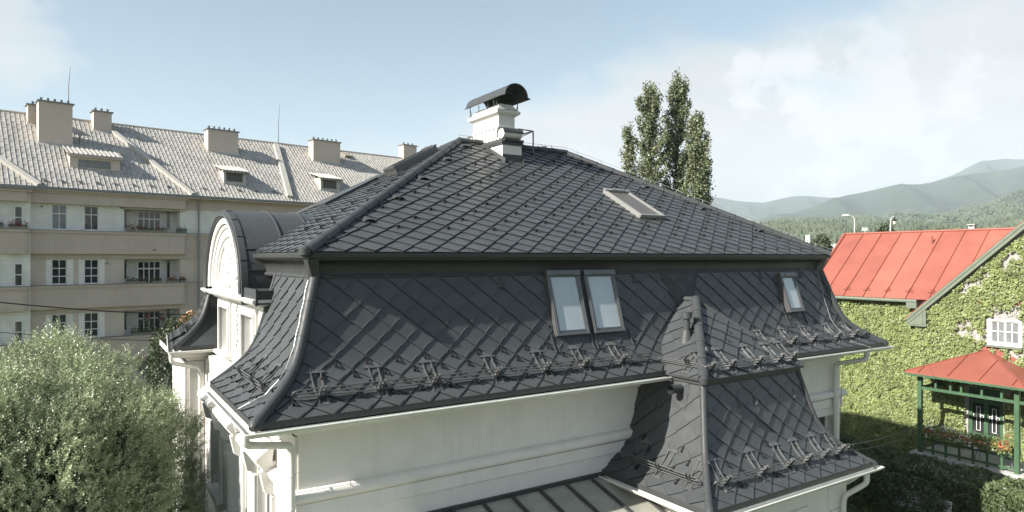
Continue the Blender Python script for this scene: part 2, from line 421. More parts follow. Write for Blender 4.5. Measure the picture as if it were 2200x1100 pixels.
cutFL = lambda keepfront: [(Vector((0, 0, 0)), Vector((1, -1, 0))*(1 if keepfront else -1))]       # hip plane s=t
cutFR = lambda keepfront: [(Vector((L_, 0, 0)), Vector((-1, -1, 0))*(1 if keepfront else -1))]
# bisect_plane with clear_inner removes what lies behind the plane normal
tower_s0, tower_s1 = 6.87, 11.93

mans = tiled('mansard_roof', f_front, -.3, L_+.3, cutFL(True)+cutFR(True), villa, M['tile'], sub=4, rib=True, phase=.1)
mans2 = tiled('mansard_roof', f_left, -.3, 3.64, [(Vector((0, 0, 0)), Vector((-1, 1, 0))), (Vector((0, 3.64, 0)), Vector((0, -1, 0)))], villa, M['tile'], sub=4, rib=True)
fl2 = Face((0, 0), (0.09, 1), (1, 0), MP, 6); fl2.o = Vector((-9.35*.09, 0))
mans3 = tiled('mansard_roof', fl2, 9.3, 14, [(Vector((0, 9.35, 0)), Vector((-1, 1, 0)).normalized()), (Vector((0, 13.5, 0)), Vector((0, -1, 0)))], villa, M['tile'], sub=3)
tiled('mansard_roof', f_right, -.3, D_, [(Vector((L_, 0, 0)), Vector((1, 1, 0)))], villa, M['tile'], sub=2)
tiled('mansard_roof', f_back, 0, L_, [(Vector((0, D_, 0)), Vector((1, 1, 0))), (Vector((L_, D_, 0)), Vector((-1, 1, 0)))], villa, M['tile'], sub=1)
# the small roof slope that turns in beside the arched bay
b = MB(); fr = Face((0, 9.3), (1, 0), (0, 1), MP, 6)
rows = [[fr(0 if k == 0 else 1.25, v) for k in (0, 1)] for v in [fr.len*i/16 for i in range(17)]]
for r_ in rows: r_[0].x = max(0, r_[0].y-9.3)
b.loft(rows, False); b.build('bay_side_roof', M['tilecap'], villa, True)
b = MB(); b.tube([Vector((fr.at(v)[0].x, 9.3+fr.at(v)[0].x, fr.at(v)[0].y+.03)) for v in [fr.len*i/12*.8 for i in range(13)]], .085, 10); b.build('hip_cap', M['tilecap'], villa, True)

c0 = Vector((UD, UD, 0)); cR = Vector((L_-UD, UD, 0))
cF_R = (cR, Vector((-5.87, -4.57, 0)).normalized())       # keeps the front side of the right hand hip
tiled('upper_roof', u_front, .8, L_-.8, cutFL(True)+[cF_R], villa, M['tile'])
tiled('upper_roof', u_left, .8, D_-.8, [(Vector((0, 0, 0)), Vector((-1, 1, 0))), (Vector((UD, D_-UD, 0)), Vector((-BK, -5.87, 0)).normalized())], villa, M['tile'])
tiled('upper_roof', u_right, .8, D_-.8, [(cR, Vector((5.87, 4.57, 0)).normalized()), (Vector((L_-UD, D_-UD, 0)), Vector((BK, -4.57, 0)).normalized())], villa, M['tile'])
tiled('upper_roof', u_back, .8, L_-.8, [(Vector((UD, D_-UD, 0)), Vector((BK, 5.87, 0)).normalized()), (Vector((L_-UD, D_-UD, 0)), Vector((-BK, 4.57, 0)).normalized())], villa, M['tile'])
# hip and ridge caps, in short overlapping lengths
def capline(a, c, r=.085, seg=.55, name='hip_cap', lift=.02, w=1.25):
    a = Vector(a); c = Vector(c); n = max(1, round((c-a).length/seg)); b = MB(); d = (c-a)/n
    for i in range(n):
        p = a+d*i; q = a+d*(i+1.04); q2 = q
        up_ = Vector((0, 0, lift)); side = d.cross(Vector((0, 0, 1))).normalized(); nn = side.cross(d).normalized()
        rings = []
        for pp, rr in ((p, r*1.06), (q2, r*.97)):
            rings.append([pp+up_+side*math.cos(t)*rr*w+nn*math.sin(t)*rr for t in [math.pi*2*k/14 for k in range(14)]])
        b.loft(rings, True, True)
        b.loft([[pp+up_+side*math.cos(t)*r*1.12*w+nn*math.sin(t)*r*1.12 for t in [math.pi*2*k/14 for k in range(14)]] for pp in (p-d*.0, p+d.normalized()*.03)], True, True)
    return b.build(name, M['tilecap'], villa, True)
A = (UD, UD, .10); E = (6.82, 6.82, 3.26); C = (10.58, 6.82, 3.26); B = (L_-UD, UD, .10)
capline(A, E); capline(B, C); capline((UD, D_-UD, .10), E); capline((L_-UD, D_-UD, .10), C); capline(E, C, name='ridge_cap', r=.10)
b = MB(); b.tube([(UD-.02, UD-.02, .03), (UD-.03, UD-.03, .07), (UD-.03, UD-.03, .13), (UD, UD, .19)], [.03, .09, .10, .04], 12); b.build('hip_finial', M['tilecap'], villa, True)
def mhip(sx, org=(0, 0), face=f_front, name='hip_cap', r=.085, par=None, top=1.0):
    b = MB(); N_ = 22
    pts = []
    for i in range(N_+1):
        p, n, d = face.at(face.len*top*i/N_); pts.append(Vector((org[0]+sx*(p.x), org[1]+p.x, p.y))+Vector((-sx*.6, -.6, .5)).normalized()*.035)
    b.tube(pts, r, 12)
    for i in range(3, N_, 5): b.tube([pts[i], pts[i].lerp(pts[i+1], .3)], r*1.09, 12)
    b.tube([pts[0]-(pts[1]-pts[0]).normalized()*.07, pts[0], pts[1]], [r*.5, r*1.12, r*1.1], 12)
    return b.build(name, M['tilecap'], par or villa, True)
mhip(1); mhip(-1, (L_, 0))
# the cornice between mansard and upper roof
CP = [(-1.22, -.34), (-1.14, -.34), (-1.12, -.31), (-1.135, -.28), (-1.165, -.26), (-1.16, -.18), (-1.13, -.11), (-1.07, -.05), (-1.0, -.02), (-1.0, .005), (-.955, .01), (-.94, .03), (-.94, .095), (-.95, .105), (-1.3, .115)]
b = MB(); b.sweep(CP, [(0, D_), (0, 0), (L_, 0), (L_, D_)], closed=True); b.build('cornice', M['cornice'], villa, True)
for (sx, ox) in ((1, 0), (-1, L_)):
    MB().hexa([(ox+sx*1.12, 1.12, -.42), (ox+sx*1.22, 1.08, -.42), (ox+sx*1.3, 1.3, -.42), (ox+sx*1.08, 1.22, -.42), (ox+sx*.98, .98, -.02), (ox+sx*1.14, .96, -.02), (ox+sx*1.3, 1.3, -.02), (ox+sx*.96, 1.14, -.02)]).build('corner_bracket', M['cornice'], villa)

# walls
b = MB()
cells(b, .78, 15.32, -8.2, -2.6, .78, 1.08, [(12.6, 13.6, -5.9, -4.2), (14.0, 15.0, -5.9, -4.2)])       # long wall
lwin = [(2.35, 3.55, -5.6, -3.75), (5.0, 6.2, -5.6, -3.75), (7.4, 8.5, -5.6, -3.75)]
cells(b, 1.08, 10.3, -8.2, -2.6, .78, 1.06, lwin, 'y')
b.box(15.04, 15.32, 1.08, 10.3, -8.2, -2.6); b.box(1.06, 15.04, 10.02, 10.3, -8.2, -2.6)
b.box(1.2, 15, 1.2, 10.0, -8.2, -2.0)
b.box(.36, .779, 9.9, 12.9, -8.2, -2.6); b.box(.78, 4.2, 10.31, 12.9, -8.2, -2.4)        # the far wing steps forward
b.build('wall', M['plaster'], villa)
b = MB()
roll = [(-.02, -3.53), (.05, -3.535), (.11, -3.57), (.135, -3.63), (.12, -3.69), (.07, -3.735), (.02, -3.745), (.045, -3.755), (.045, -3.97), (.02, -3.985), (-.02, -3.99)]
b.sweep(roll, [(.78, 2.2), (.78, .78), (15.32, .78), (15.32, 4)])
eav = [(.68, -2.41), (.70, -2.47), (.60, -2.50), (.34, -2.515), (.30, -2.56), (.12, -2.58), (.06, -2.63), (.05, -2.68), (-.02, -2.685)]
b.sweep(eav, [(.78, 4.2), (.78, .78), (15.32, .78), (15.32, 4)]); 
b.sweep([(.40, -2.41), (.40, -2.56), (.06, -2.62), (.03, -2.70), (-.02, -2.70)], [(.36, 12.8), (.36, 9.9), (1.3, 9.9)])
b.build('wall_moulding', M['plaster'], villa, True)
# near corner pier, lit by the sun, with its block joints
for bx_ in ((.735, .779, .80, 1.75), (.735, .779, 3.85, 4.55), (.40, .76, 9.855, 9.899), (.30, .359, 9.92, 12.8)):
    b = MB()
    for i in range(12): z = -2.72-.44*i; b.box(*bx_, z-.425, z)
    b.box(bx_[0]+.012*(bx_[1]-bx_[0] < .1), bx_[1], bx_[2]+.012, bx_[3]-.012, -8.0, -2.72); b.build('rusticated_pier', M['plaster2'], villa)

MB().box(1.5, 4.3, 10.4, 13.45, -2.35, -.30).build('wing_roof', M['tilecap'], villa)
# gutters
def gutter_prof(o=.075, z=-2.36, r=.07):
    out = [(o+r*math.cos(a), z+r*math.sin(a)) for a in [math.pi+math.pi*k/8 for k in range(9)]]
    inn = [(o+(r-.008)*math.cos(a), z+(r-.008)*math.sin(a)) for a in [2*math.pi-math.pi*k/8 for k in range(9)]]
    bead = [(o+r+.012+.014*math.cos(a), z+.004+.014*math.sin(a)) for a in [-math.pi/2+math.pi*k/4 for k in range(5)]]
    return out+bead+inn
def gutter(path, par, o=.075, z=-2.36, joints=True, r=.07):
    b = MB(); b.sweep(gutter_prof(o, z, r), path, ring=True)
    for i in range(len(path)-1):
        p = Vector(path[i]); q = Vector(path[i+1]); d = (q-p); n = int(d.length/1.25); nn = Vector((d.y, -d.x)).normalized()
        for k in range(1, n+1):
            c = p+d*(k/(n+1)); c2 = c+d.normalized()*.035
            b.loft([[(w.x+nn.x*(o+(r+.006)*math.cos(a)), w.y+nn.y*(o+(r+.006)*math.cos(a)), z+(r+.006)*math.sin(a)) for a in [math.pi+math.pi*j/8 for j in range(9)]]+[(w.x+nn.x*(o+r+.03), w.y+nn.y*(o+r+.03), z+.012)] for w in (c, c2)], False)
    return b.build('gutter', M['gutter'], par, True)
gutter([(0, 3.64), (0, 0), (7.86, 0)], villa); gutter([(11.0, 0), (L_, 0), (L_, 5)], villa)
gutter([(.37, 13.45), (0, 9.3), (1.0, 9.3)], villa)
b = MB(); b.sweep([(.03, -2.24), (.035, -2.33), (.0, -2.34), (-.05, -2.30)], [(0, 3.64), (0, 0), (L_, 0), (L_, 5)]); b.sweep([(.03, -2.24), (.035, -2.33), (.0, -2.34)], [(.37, 13.45), (0, 9.3), (1, 9.3)])
b.build('eave_flashing', M['cornice'], villa)
def arc_pts(ps, r=.14, n=6):
    """rounded polyline"""
    ps = [Vector(p) for p in ps]; out = [ps[0]]
    for i in range(1, len(ps)-1):
        a, c, d = ps[i-1], ps[i], ps[i+1]; k = min(r, (a-c).length*.45, (d-c).length*.45); p = c+(a-c).normalized()*k; q = c+(d-c).normalized()*k
        for j in range(n+1):
            t = j/n; out.append(p*(1-t)**2+c*2*t*(1-t)+q*t*t)
    return out+[ps[-1]]
def downpipe(pts, par, r=.05, clips=()):
    o = MB().tube(arc_pts(pts), r, 12).build('downpipe', M['gutter'], par, True)
    for c in clips: MB().tube([(c[0], c[1], c[2]), (c[0], c[1], c[2]+.03)], r*1.12, 12).beam((c[0], c[1], c[2]+.015), (c[0]+c[3], c[1]+c[4], c[2]+.015), .012, .012).build('pipe_clip', M['gutter'], o, True)
    return o
downpipe([(-.075, .30, -2.41), (-.075, .30, -2.60), (.62, .60, -2.78), (.64, .62, -2.95), (.64, .62, -8.1)], villa, .055, [(.64, .62, -3.25, .14, .1), (.64, .62, -3.75, .14, .1), (.64, .62, -4.6, .14, .1)])
downpipe([(L_-1.0, -.075, -2.41), (L_-1.0, -.075, -2.62), (14.9, .64, -2.80), (14.9, .66, -3.0), (14.9, .66, -8.1)], villa, .06, [(14.9, .66, -3.2, 0, .12), (14.9, .66, -4.4, 0, .12)])
downpipe([(-.075, 9.45, -2.41), (-.075, 9.45, -2.66), (.55, 9.55, -2.85), (.62, 9.55, -3.0), (.62, 9.55, -8.1)], villa, .055, [(.62, 9.55, -3.5, .1, 0), (.62, 9.55, -4.4, .1, 0)])
downpipe([(-.02, 3.3, -2.41), (.55, 4.1, -2.66), (.66, 4.3, -2.9), (.68, 4.3, -8.1)], villa, .045)

# windows: frame with glass as a child
def window(par, c, w, h, axis='x', sgn=-1, nx=2, nz=(0.34,), depth=.05, fw=.06, mw=.03, fm=None, gm=None, sill=True, name='window'):
    """c = centre on the wall plane; axis = wall direction; sgn = outward side"""
    fm = fm or M['white']; gm = gm or M['glass']; b = MB(); g = MB()
    def bx(mb, a0, a1, y0, y1, z0, z1):
        y0, y1 = sorted((y0*sgn, y1*sgn))
        if axis == 'x': mb.box(c[0]+a0, c[0]+a1, c[1]+y0, c[1]+y1, c[2]+z0, c[2]+z1)
        else: mb.box(c[0]+y0, c[0]+y1, c[1]+a0, c[1]+a1, c[2]+z0, c[2]+z1)
    W, Hh = w/2, h/2
    bx(b, -W, W, 0, depth, Hh-fw, Hh); bx(b, -W, W, 0, depth, -Hh, -Hh+fw); bx(b, -W, -W+fw, 0, depth, -Hh+fw, Hh-fw); bx(b, W-fw, W, 0, depth, -Hh+fw, Hh-fw)
    for i in range(1, nx): x = -W+fw+(w-2*fw)*i/nx; bx(b, x-mw/2, x+mw/2, .008, depth-.006, -Hh+fw, Hh-fw)
    for k in nz: z = Hh-h*k; bx(b, -W+fw, W-fw, .005, depth-.009, z-mw*.7, z+mw*.7)
    if sill: bx(b, -W-.05, W+.05, -.02, depth+.07, -Hh-.05, -Hh-.003)
    fo = b.build(name, fm, par); bx(g, -W+fw*.5, W-fw*.5, .012, .02, -Hh+fw*.5, Hh-fw*.5); g.build('pane', gm, fo); return fo
for (a, c_, z0, z1) in lwin: window(villa, (.98, (a+c_)/2, (z0+z1)/2), c_-a, z1-z0, 'y', -1, 2, (.3,), gm=M['glass'])
window(villa, (14.5, 1.0, -5.05), 1.0, 1.7); window(villa, (13.1, 1.0, -5.05), 1.0, 1.7)
# sloping hoods and surrounds over the side windows
for (a, c_) in ((2.15, 3.75), (4.8, 6.4), (7.2, 8.7)):
    b = MB()
    b.hexa([(.44, a-.08, -3.42), (.70, a-.08, -3.42), (.70, c_+.08, -3.42), (.44, c_+.08, -3.42), (.44, a-.08, -3.34), (.735, a-.08, -3.12), (.735, c_+.08, -3.12), (.44, c_+.08, -3.34)])
    b.box(.50, .78, a-.03, c_+.03, -3.50, -3.425); b.box(.56, .78, a, c_, -3.58, -3.505)
    for y in (a+.0, c_-.16): b.hexa([(.60, y, -3.95), (.779, y, -4.05), (.779, y+.16, -4.05), (.60, y+.16, -3.95), (.52, y, -3.585), (.779, y, -3.585), (.779, y+.16, -3.585), (.52, y+.16, -3.585)])
    b.box(.72, .7795, a+.05, a+.19, -5.6, -4.06); b.box(.72, .7795, c_-.19, c_-.05, -5.6, -4.06); b.box(.62, .78, a, c_, -5.74, -5.61)
    b.build('window_hood', M['plaster2'], villa)

# ------------------------------------------------------------------ arched bay on the side
bay_w = [(4.7, 5.9, -2.25, -1.20), (7.5, 8.7, -2.25, -1.20)]
b = MB(); cells(b, 3.62, 9.3, -2.5, -.93, 1.0, 1.28, bay_w, 'y'); b.box(1.28, 2.2, 3.62, 3.9, -2.5, -.93); b.box(1.28, 2.2, 9.0, 9.3, -2.5, -.93); b.box(1.6, 2.2, 3.9, 9.0, -2.5, -.93)
b.box(.76, 1.3, 3.64, 9.29, -2.62, -2.505)
b.build('bay_wall', M['plaster2'], villa)
for (a, c_, z0, z1) in bay_w:
    window(villa, (1.18, (a+c_)/2, (z0+z1)/2), c_-a, z1-z0, 'y', -1, 2, (), fw=.07, gm=M['glasspale'], sill=False)
    b = MB()
    for k, (w, o) in enumerate(((.16, .05), (.09, .085))):
        b.box(1.0-o, .999, a-w, a-.002, z0-.05, z1+w); b.box(1.0-o, .999, c_+.002, c_+w, z0-.05, z1+w); b.box(1.0-o, .999, a-.001, c_+.001, z1+.002, z1+w-.001)
    b.box(.84, 1.05, a-.2, c_+.2, z0-.14, z0-.052); b.build('window_surround', M['plaster2'], villa)
b = MB(); b.sweep([(-.02, -1.0), (.05, -.99), (.07, -.95), (.12, -.92), (.28, -.88), (.34, -.82), (.34, -.77), (-.02, -.745)], [(2.0, 9.45), (1.0, 9.45), (1.0, 3.78), (1.35, 3.78)])
b.build('bay_cornice', M['plaster2'], villa)
AC, AR, AH, AZ = 6.8, 2.15, 1.66, -.70
def ell(th, dr, ds): return (ds, AC+(AR+dr)*math.cos(th), AZ+(AH+dr)*math.sin(th))
TH_ = [math.pi*k/40 for k in range(41)]
b = MB()      # tympanum
vs = [ell(t, -.1, .90) for t in TH_]; vs2 = [ell(t, -.1, 1.0) for t in TH_]
b.add(vs, [tuple(range(41))]); b.add(vs2, [tuple(range(41))]); b.loft([vs, vs2], False); b.build('tympanum', M['plaster2'], villa)
b = MB()      # concentric mouldings
for (r0, r1, s0) in ((-.02, -.16, .72), (-.17, -.26, .78), (-.27, -.46, .82), (-.47, -.52, .86)):
    b.loft([[ell(t, r0, .93), ell(t, r0, s0), ell(t, r0-.02, s0-.015), ell(t, r1+.02, s0-.015), ell(t, r1, s0), ell(t, r1, .93)] for t in TH_], False)
b.box(.74, .93, AC-1.62, AC-.12, -.745, -.66); b.box(.74, .93, AC+.35, AC+1.62, -.745, -.66)
b.build('archivolt', M['plaster2'], villa, True)
b = MB()      # dark rim and barrel roof
b.loft([[ell(t, -.015, .93), ell(t, -.015, .66), ell(t, .02, .63), ell(t, .055, .66), ell(t, .055, .93), ell(t, .03, .93)] for t in TH_], True)
b.build('arch_rim', M['tilecap'], villa, True)
b = MB()
TB = [-.12]+TH_+[math.pi+.12]
def ell2(t, dr, s_):
    if t < 0: return (s_, AC+AR+dr, AZ-.22)
    if t > math.pi: return (s_, AC-AR-dr, AZ-.22)
    return ell(t, dr, s_)
b.loft([[ell2(t, .13, .78) for t in TB], [ell2(t, .13, 2.6) for t in TB], [ell2(t, .13, 5.2) for t in TB]], False)
b.build('barrel_roof', M['tilecap'], villa, True)
b = MB()
b.loft([[ell2(t, .05, .68), ell2(t, .15, .68), ell2(t, .15, .81), ell2(t, .10, .81)] for t in TB], False)
for k in range(3, 40, 4): b.loft([[ell(TH_[k], .14, s_), ell(TH_[k], .165, s_), ell(TH_[k]+.012, .165, s_), ell(TH_[k]+.012, .14, s_)] for s_ in (.68, .81)], True, True)
b.build('verge_flashing', M['tilecap'], villa)
b = MB()
for s_ in (1.55, 2.2, 2.85, 3.5): b.loft([[ell2(t, .12, s_), ell2(t, .165, s_), ell2(t, .165, s_+.03), ell2(t, .12, s_+.03)] for t in TB], False)
for t in (math.pi-.02, math.pi-.26, math.pi-.52): b.loft([[ell(t, .125, s_), ell(t, .155, s_), ell(t-.012, .155, s_), ell(t-.012, .125, s_)] for s_ in (.82, 1.54)], True, True)
b.build('standing_seam', M['tilecap'], villa)
for (t0, t1) in ((3.45, AC-AR-.13), (AC+AR+.13, 9.75)):
    b = MB(); b.box(.76, 1.50, t0, t1, -.86, -.60); b.box(.72, .76, t0-.02, t1+.02, -.88, -.57)
    b.build('box_gutter', M['tilecap'], villa)
b = MB(); b.tube([(1.2, 3.42, -.8), (1.2, 3.40, -1.25)], .07, 12); b.build('spout_pipe', M['tilecap'], villa, True)
b = MB(); b.tube([f_left(3.66, f_left.len*k/14, .02) for k in range(15)], .045, 8); b.tube([f_left(3.76, f_left.len*k/14, -.02) for k in range(15)], .04, 8); b.build('verge_roll_and_gap_shade', M['tilecap'], villa, True)  # second, sunken dark tube stands in for the shaded gap beside the bay
# relief of fruit and leaves in the tympanum and between the windows
bm = bmesh.new()
def bump(c, r):
    g = bmesh.ops.create_icosphere(bm, subdivisions=1, radius=1); mt = Matrix.Translation(Vector(c)+Vector((0, 0, H))) @ Matrix.Rotation(random.random()*3, 4, 'X') @ Matrix.Diagonal((r*.6, r*random.uniform(.6, 1.3), r*random.uniform(.6, 1.3), 1))
    bmesh.ops.transform(bm, matrix=mt, verts=g['verts'])
for i in range(150):
    a = random.random()*2*math.pi; q = math.sqrt(random.random()); y = AC+q*math.cos(a)*(.95-.3*math.sin(a)); z = AZ+.55+q*math.sin(a)*.6
    bump((.88, y, z), random.uniform(.05, .13))
for i in range(40): bump((.78, AC+random.gauss(0, .16), AZ-.02+random.gauss(0, .07)), random.uniform(.06, .12))
for i in range(60): z = -1.0-random.random()*1.15; bump((.98, 6.7+random.gauss(0, .07+.05*math.sin(z*9)), z), random.uniform(.03, .07))
me = bpy.data.meshes.new('relief_ornament'); bm.to_mesh(me); bm.free(); me.shade_smooth(); link('relief_ornament', me, M['plaster2'], villa)
b = MB(); b.loft([[(.985, 4.15+.09*math.cos(t), -1.45+.16*math.sin(t)) for t in [2*math.pi*k/16 for k in range(16)]], [(1.0, 4.15+.11*math.cos(t), -1.45+.18*math.sin(t)) for t in [2*math.pi*k/16 for k in range(16)]]], True, True); b.build('oval_plaque', M['plaster'], villa)

# ------------------------------------------------------------------ small tower on the long side
TP = [(0, -4.30), (.4, -4.0), (.65, -3.72), (.8, -3.44), (.9, -3.08), (1.0, -2.68), (1.06, -2.40)]
tx0, tx1, ty0 = 6.87, 11.93, -1.94
t_front = Face((0, ty0), (1, 0), (0, 1), TP, 6); t_left = Face((tx0, 0), (0, 1), (1, 0), TP, 6); t_right = Face((tx1, 0), (0, 1), (-1, 0), TP, 6)
cl = Vector((tx0, ty0, 0)); cr = Vector((tx1, ty0, 0))
tiled('tower_mansard_roof', t_front, tx0-.3, tx1+.3, [(cl, Vector((1, -1, 0))), (cr, Vector((-1, -1, 0)))], villa, M['tile'], sub=4, rib=True, phase=.15)
tiled('tower_mansard_roof', t_left, ty0-.3, .9, [(cl, Vector((-1, 1, 0))), (Vector((0, .86, 0)), Vector((0, -1, 0)))], villa, M['tile'], sub=4, rib=True)
tiled('tower_mansard_roof', t_right, ty0-.3, .9, [(cr, Vector((1, 1, 0))), (Vector((0, .86, 0)), Vector((0, -1, 0)))], villa, M['tile'], sub=2)
mhip(1, (tx0, ty0), t_front, r=.068); mhip(-1, (tx1, ty0), t_front, r=.05)
TU = [(.95, -2.30), (1.05, -2.24), (2.56, -.92)]
ax, ay = (tx0+tx1)/2, ty0+2.53
TUf = [(.95, -2.30), (2.53, -.93)]
tu_front = Face((0, ty0), (1, 0), (0, 1), TUf); tu_left = Face((tx0, 0), (0, 1), (1, 0), TUf); tu_right = Face((tx1, 0), (0, 1), (-1, 0), TUf)
tiled('tower_cap_roof', tu_front, tx0, tx1, [(cl, Vector((1, -1, 0))), (cr, Vector((-1, -1, 0)))], villa, M['tile'])
tiled('tower_cap_roof', tu_left, ty0, 1.7, [(cl, Vector((-1, 1, 0))), (Vector((0, 1.5, 0)), Vector((0, -1, 0)))], villa, M['tile'])
tiled('tower_cap_roof', tu_right, ty0, 1.7, [(cr, Vector((1, 1, 0))), (Vector((0, 1.5, 0)), Vector((0, -1, 0)))], villa, M['tile'])
capline((tx0+.95, ty0+.95, -2.27), (ax, ay, -.90), r=.075); capline((tx1-.95, ty0+.95, -2.30), (ax, ay, -.93), r=.045, lift=.01); capline((ax, ay, -.92), (ax, ay+.45, -.92), name='ridge_cap', r=.06)
b = MB(); b.sweep([(-1.2, -2.42), (-1.02, -2.42), (-1.0, -2.40), (-1.0, -2.33), (-.94, -2.32), (-.94, -2.285), (-1.2, -2.28)], [(tx0, .3), (tx0, ty0), (tx1, ty0), (tx1, .3)]); b.build('tower_cornice', M['cornice'], villa)
gutter([(tx0, .78), (tx0, ty0), (tx1, ty0), (tx1, .78)], villa, .075, -4.37)
b = MB(); b.sweep([(.03, -4.25), (.035, -4.35), (.0, -4.36), (-.05, -4.31)], [(tx0, .78), (tx0, ty0), (tx1, ty0), (tx1, .78)]); b.build('eave_flashing', M['cornice'], villa)
b = MB(); wy = ty0+.38
cells(b, tx0+.38, tx1-.38, -8.2, -4.45, wy, wy+.3, [(8.55, 9.9, -7.2, -5.25)])
b.box(tx0+.38, tx0+.66, wy+.3, .77, -8.2, -4.45); b.box(tx1-.66, tx1-.38, wy+.3, .77, -8.2, -4.45); b.box(tx0+.7, tx1-.7, wy+.6, .77, -8.2, -4.5); b.build('tower_wall', M['plaster'], villa)
b = MB(); b.sweep([(.33, -4.41), (.33, -4.47), (.22, -4.50), (.20, -4.56), (.05, -4.60), (.04, -4.68), (-.01, -4.69)], [(tx0+.38, .78), (tx0+.38, wy), (tx1-.38, wy), (tx1-.38, .78)])
for i in range(6):
    z = -4.72-.5*i
    b.box(10.95, tx1-.37, wy-.022, wy-.001, z-.48, z); b.box(tx1-.379, tx1-.357, wy-.021, wy+.9, z-.48, z)
    b.box(tx0+.37, 7.9, wy-.022, wy-.001, z-.48, z)
for o, d in ((.30, .04), (.2, .07), (.1, .10)): cells(b, 8.55-o, 9.9+o, -7.3, -5.25+o, wy-d, wy+.02, [(8.55-o+.098, 9.9+o-.098, -7.3, -5.25+o-.098)])
b.build('tower_moulding', M['plaster'], villa)
window(villa, (9.225, wy+.12, -6.2), 1.35, 1.95, 'x', -1, 2, (.3,), fw=.07)
downpipe([(tx1-.35, ty0-.075, -4.42), (tx1-.35, ty0-.075, -4.62), (tx1-.55, wy-.10, -4.95), (tx1-.6, wy-.10, -5.1), (tx1-.6, wy-.10, -8.1)], villa, .055)
downpipe([(tx1+.075, ty0+.35, -4.42), (tx1+.075, ty0+.35, -4.66), (tx1-.28, wy+.3, -4.98), (tx1-.31, wy+.3, -5.12), (tx1-.31, wy+.3, -8.1)], villa, .055)
# ribbed apron above the tower's ridge
b = MB(); n = 13
tz = f_front.len; rows = []
for j in range(7):
    v = tz*(.515+.485*j/6); k = j/6; cx = 9.42*(1-k)+9.45*k; hw = .06+.57*k
    rows.append([f_front(cx-hw+2*hw*i/(2*n), v, .02+(.028 if i % 2 else 0)) for i in range(2*n+1)])
b.loft(rows, False); b.build('ribbed_apron', M['tilecap'], villa)
b = MB()
for sg in (-1, 1): b.tube([f_front(9.42+sg*.05, tz*.5, .03), f_front(9.45+sg*.63, tz*1.0, .03)], .018, 6)
b.build('valley_flashing', M['tilecap'], villa)

# ------------------------------------------------------------------ chimney
ch = MB().box(7.55, 8.17, 5.68, 7.55, 2.2, 3.22).box(7.60, 8.12, 5.95, 7.35, 3.22, 3.98).box(7.66, 8.06, 6.0, 7.3, 4.12, 4.28)
ch.sweep([(-.1, 3.93), (.0, 3.93), (.05, 3.97), (.10, 4.0), (.12, 4.04), (.12, 4.09), (-.1, 4.12)], [(7.6, 5.95), (8.12, 5.95), (8.12, 7.35), (7.6, 7.35)], closed=True)
ch.sweep([(-.02, 4.12), (.08, 4.12), (.05, 4.16), (-.02, 4.26)], [(7.62, 5.97), (8.1, 5.97), (8.1, 7.33), (7.62, 7.33)], closed=True)
chim = ch.build('chimney', M['plaster2'], villa)
b = MB()
for (y0, y1) in ((5.62, 5.98), (7.32, 7.66)):
    b = MB(); T = [math.pi*k/14-.5 for k in range(17)]
    b.loft([[(s_, (y0+y1)/2+.2*math.cos(t), 3.42+.17*math.sin(t)) for t in T]+[(s_, (y0+y1)/2+.17*math.cos(t), 3.42+.14*math.sin(t)) for t in T[::-1]] for s_ in (7.56, 8.19)], True, True)
    hd = b.build('rolled_hood', M['cornice'], chim, True); MB().box(7.57, 8.19, y0-.03, y1, 3.20, 3.25).build('hood_tray', M['cornice'], hd)
    b = MB(); b.loft([[(s_, (y0+y1)/2+.168*math.cos(t), 3.42+.138*math.sin(t)) for t in [2*math.pi*k/16 for k in range(16)]] for s_ in (7.58, 8.17)], True, True); b.build('hood_end', M['plaster2'], hd, True)
b = MB()
for i in range(7): y = 6.02+i*.2; b.box(7.57, 7.62, y, y+.11, 3.28, 3.60); 
for i in range(3): s_ = 7.64+i*.17; b.box(s_, s_+.1, 5.90, 5.96, 3.46, 3.60)
b.box(7.56, 8.14, 5.92, 5.99, 3.60, 3.64); b.box(7.56, 7.60, 5.99, 7.35, 3.60, 3.64)
b.build('corbel', M['plaster2'], chim)
b = MB(); b.sweep([(-.05, 3.10), (.03, 3.10), (.035, 3.18), (.0, 3.26), (-.05, 3.27)], [(7.55, 5.68), (8.17, 5.68), (8.17, 7.55), (7.55, 7.55)], closed=True)
b.sweep([(-.05, 2.2), (.02, 2.2), (.025, 2.84), (-.01, 2.85)], [(7.55, 5.68), (8.17, 5.68), (8.17, 6.2)]);
# stepped side flashing and apron
b.hexa([(7.40, 5.5, 2.52), (7.53, 5.5, 2.52), (7.53, 6.8, 3.24), (7.40, 6.8, 3.24), (7.50, 5.5, 2.56), (7.54, 5.5, 2.70), (7.54, 6.8, 3.32), (7.50, 6.8, 3.30)])
b.hexa([(7.35, 5.42, 2.47), (8.35, 5.42, 2.47), (8.35, 5.70, 2.6), (7.35, 5.70, 2.6), (7.35, 5.42, 2.50), (8.35, 5.42, 2.50), (8.20, 5.70, 2.68), (7.52, 5.70, 2.68)])
b.hexa([(8.17, 5.6, 2.56), (8.33, 5.6, 2.56), (8.33, 6.85, 3.24), (8.17, 6.85, 3.24), (8.19, 5.6, 2.72), (8.31, 5.6, 2.62), (8.31, 6.85, 3.28), (8.19, 6.85, 3.40)])
b.build('flashing', M['cornice'], chim)
b = MB(); sc_ = 7.86; N_ = 20
def cow(t, y, o=0):
    a = math.pi*t; return (sc_-(.36+o)*math.cos(a)*1.0, y, 4.40+(.33+o)*math.sin(a))
def cowring(y, o): return [(sc_-.47-o*.4, y, 4.37)]+[cow(k/N_, y, o) for k in range(N_+1)]+[(sc_+.47+o*.4, y, 4.37)]
r0 = [cowring(y, .012) for y in (5.45, 6.2, 7.6)]; r1 = [cowring(y, -.0) for y in (5.45, 6.2, 7.6)]
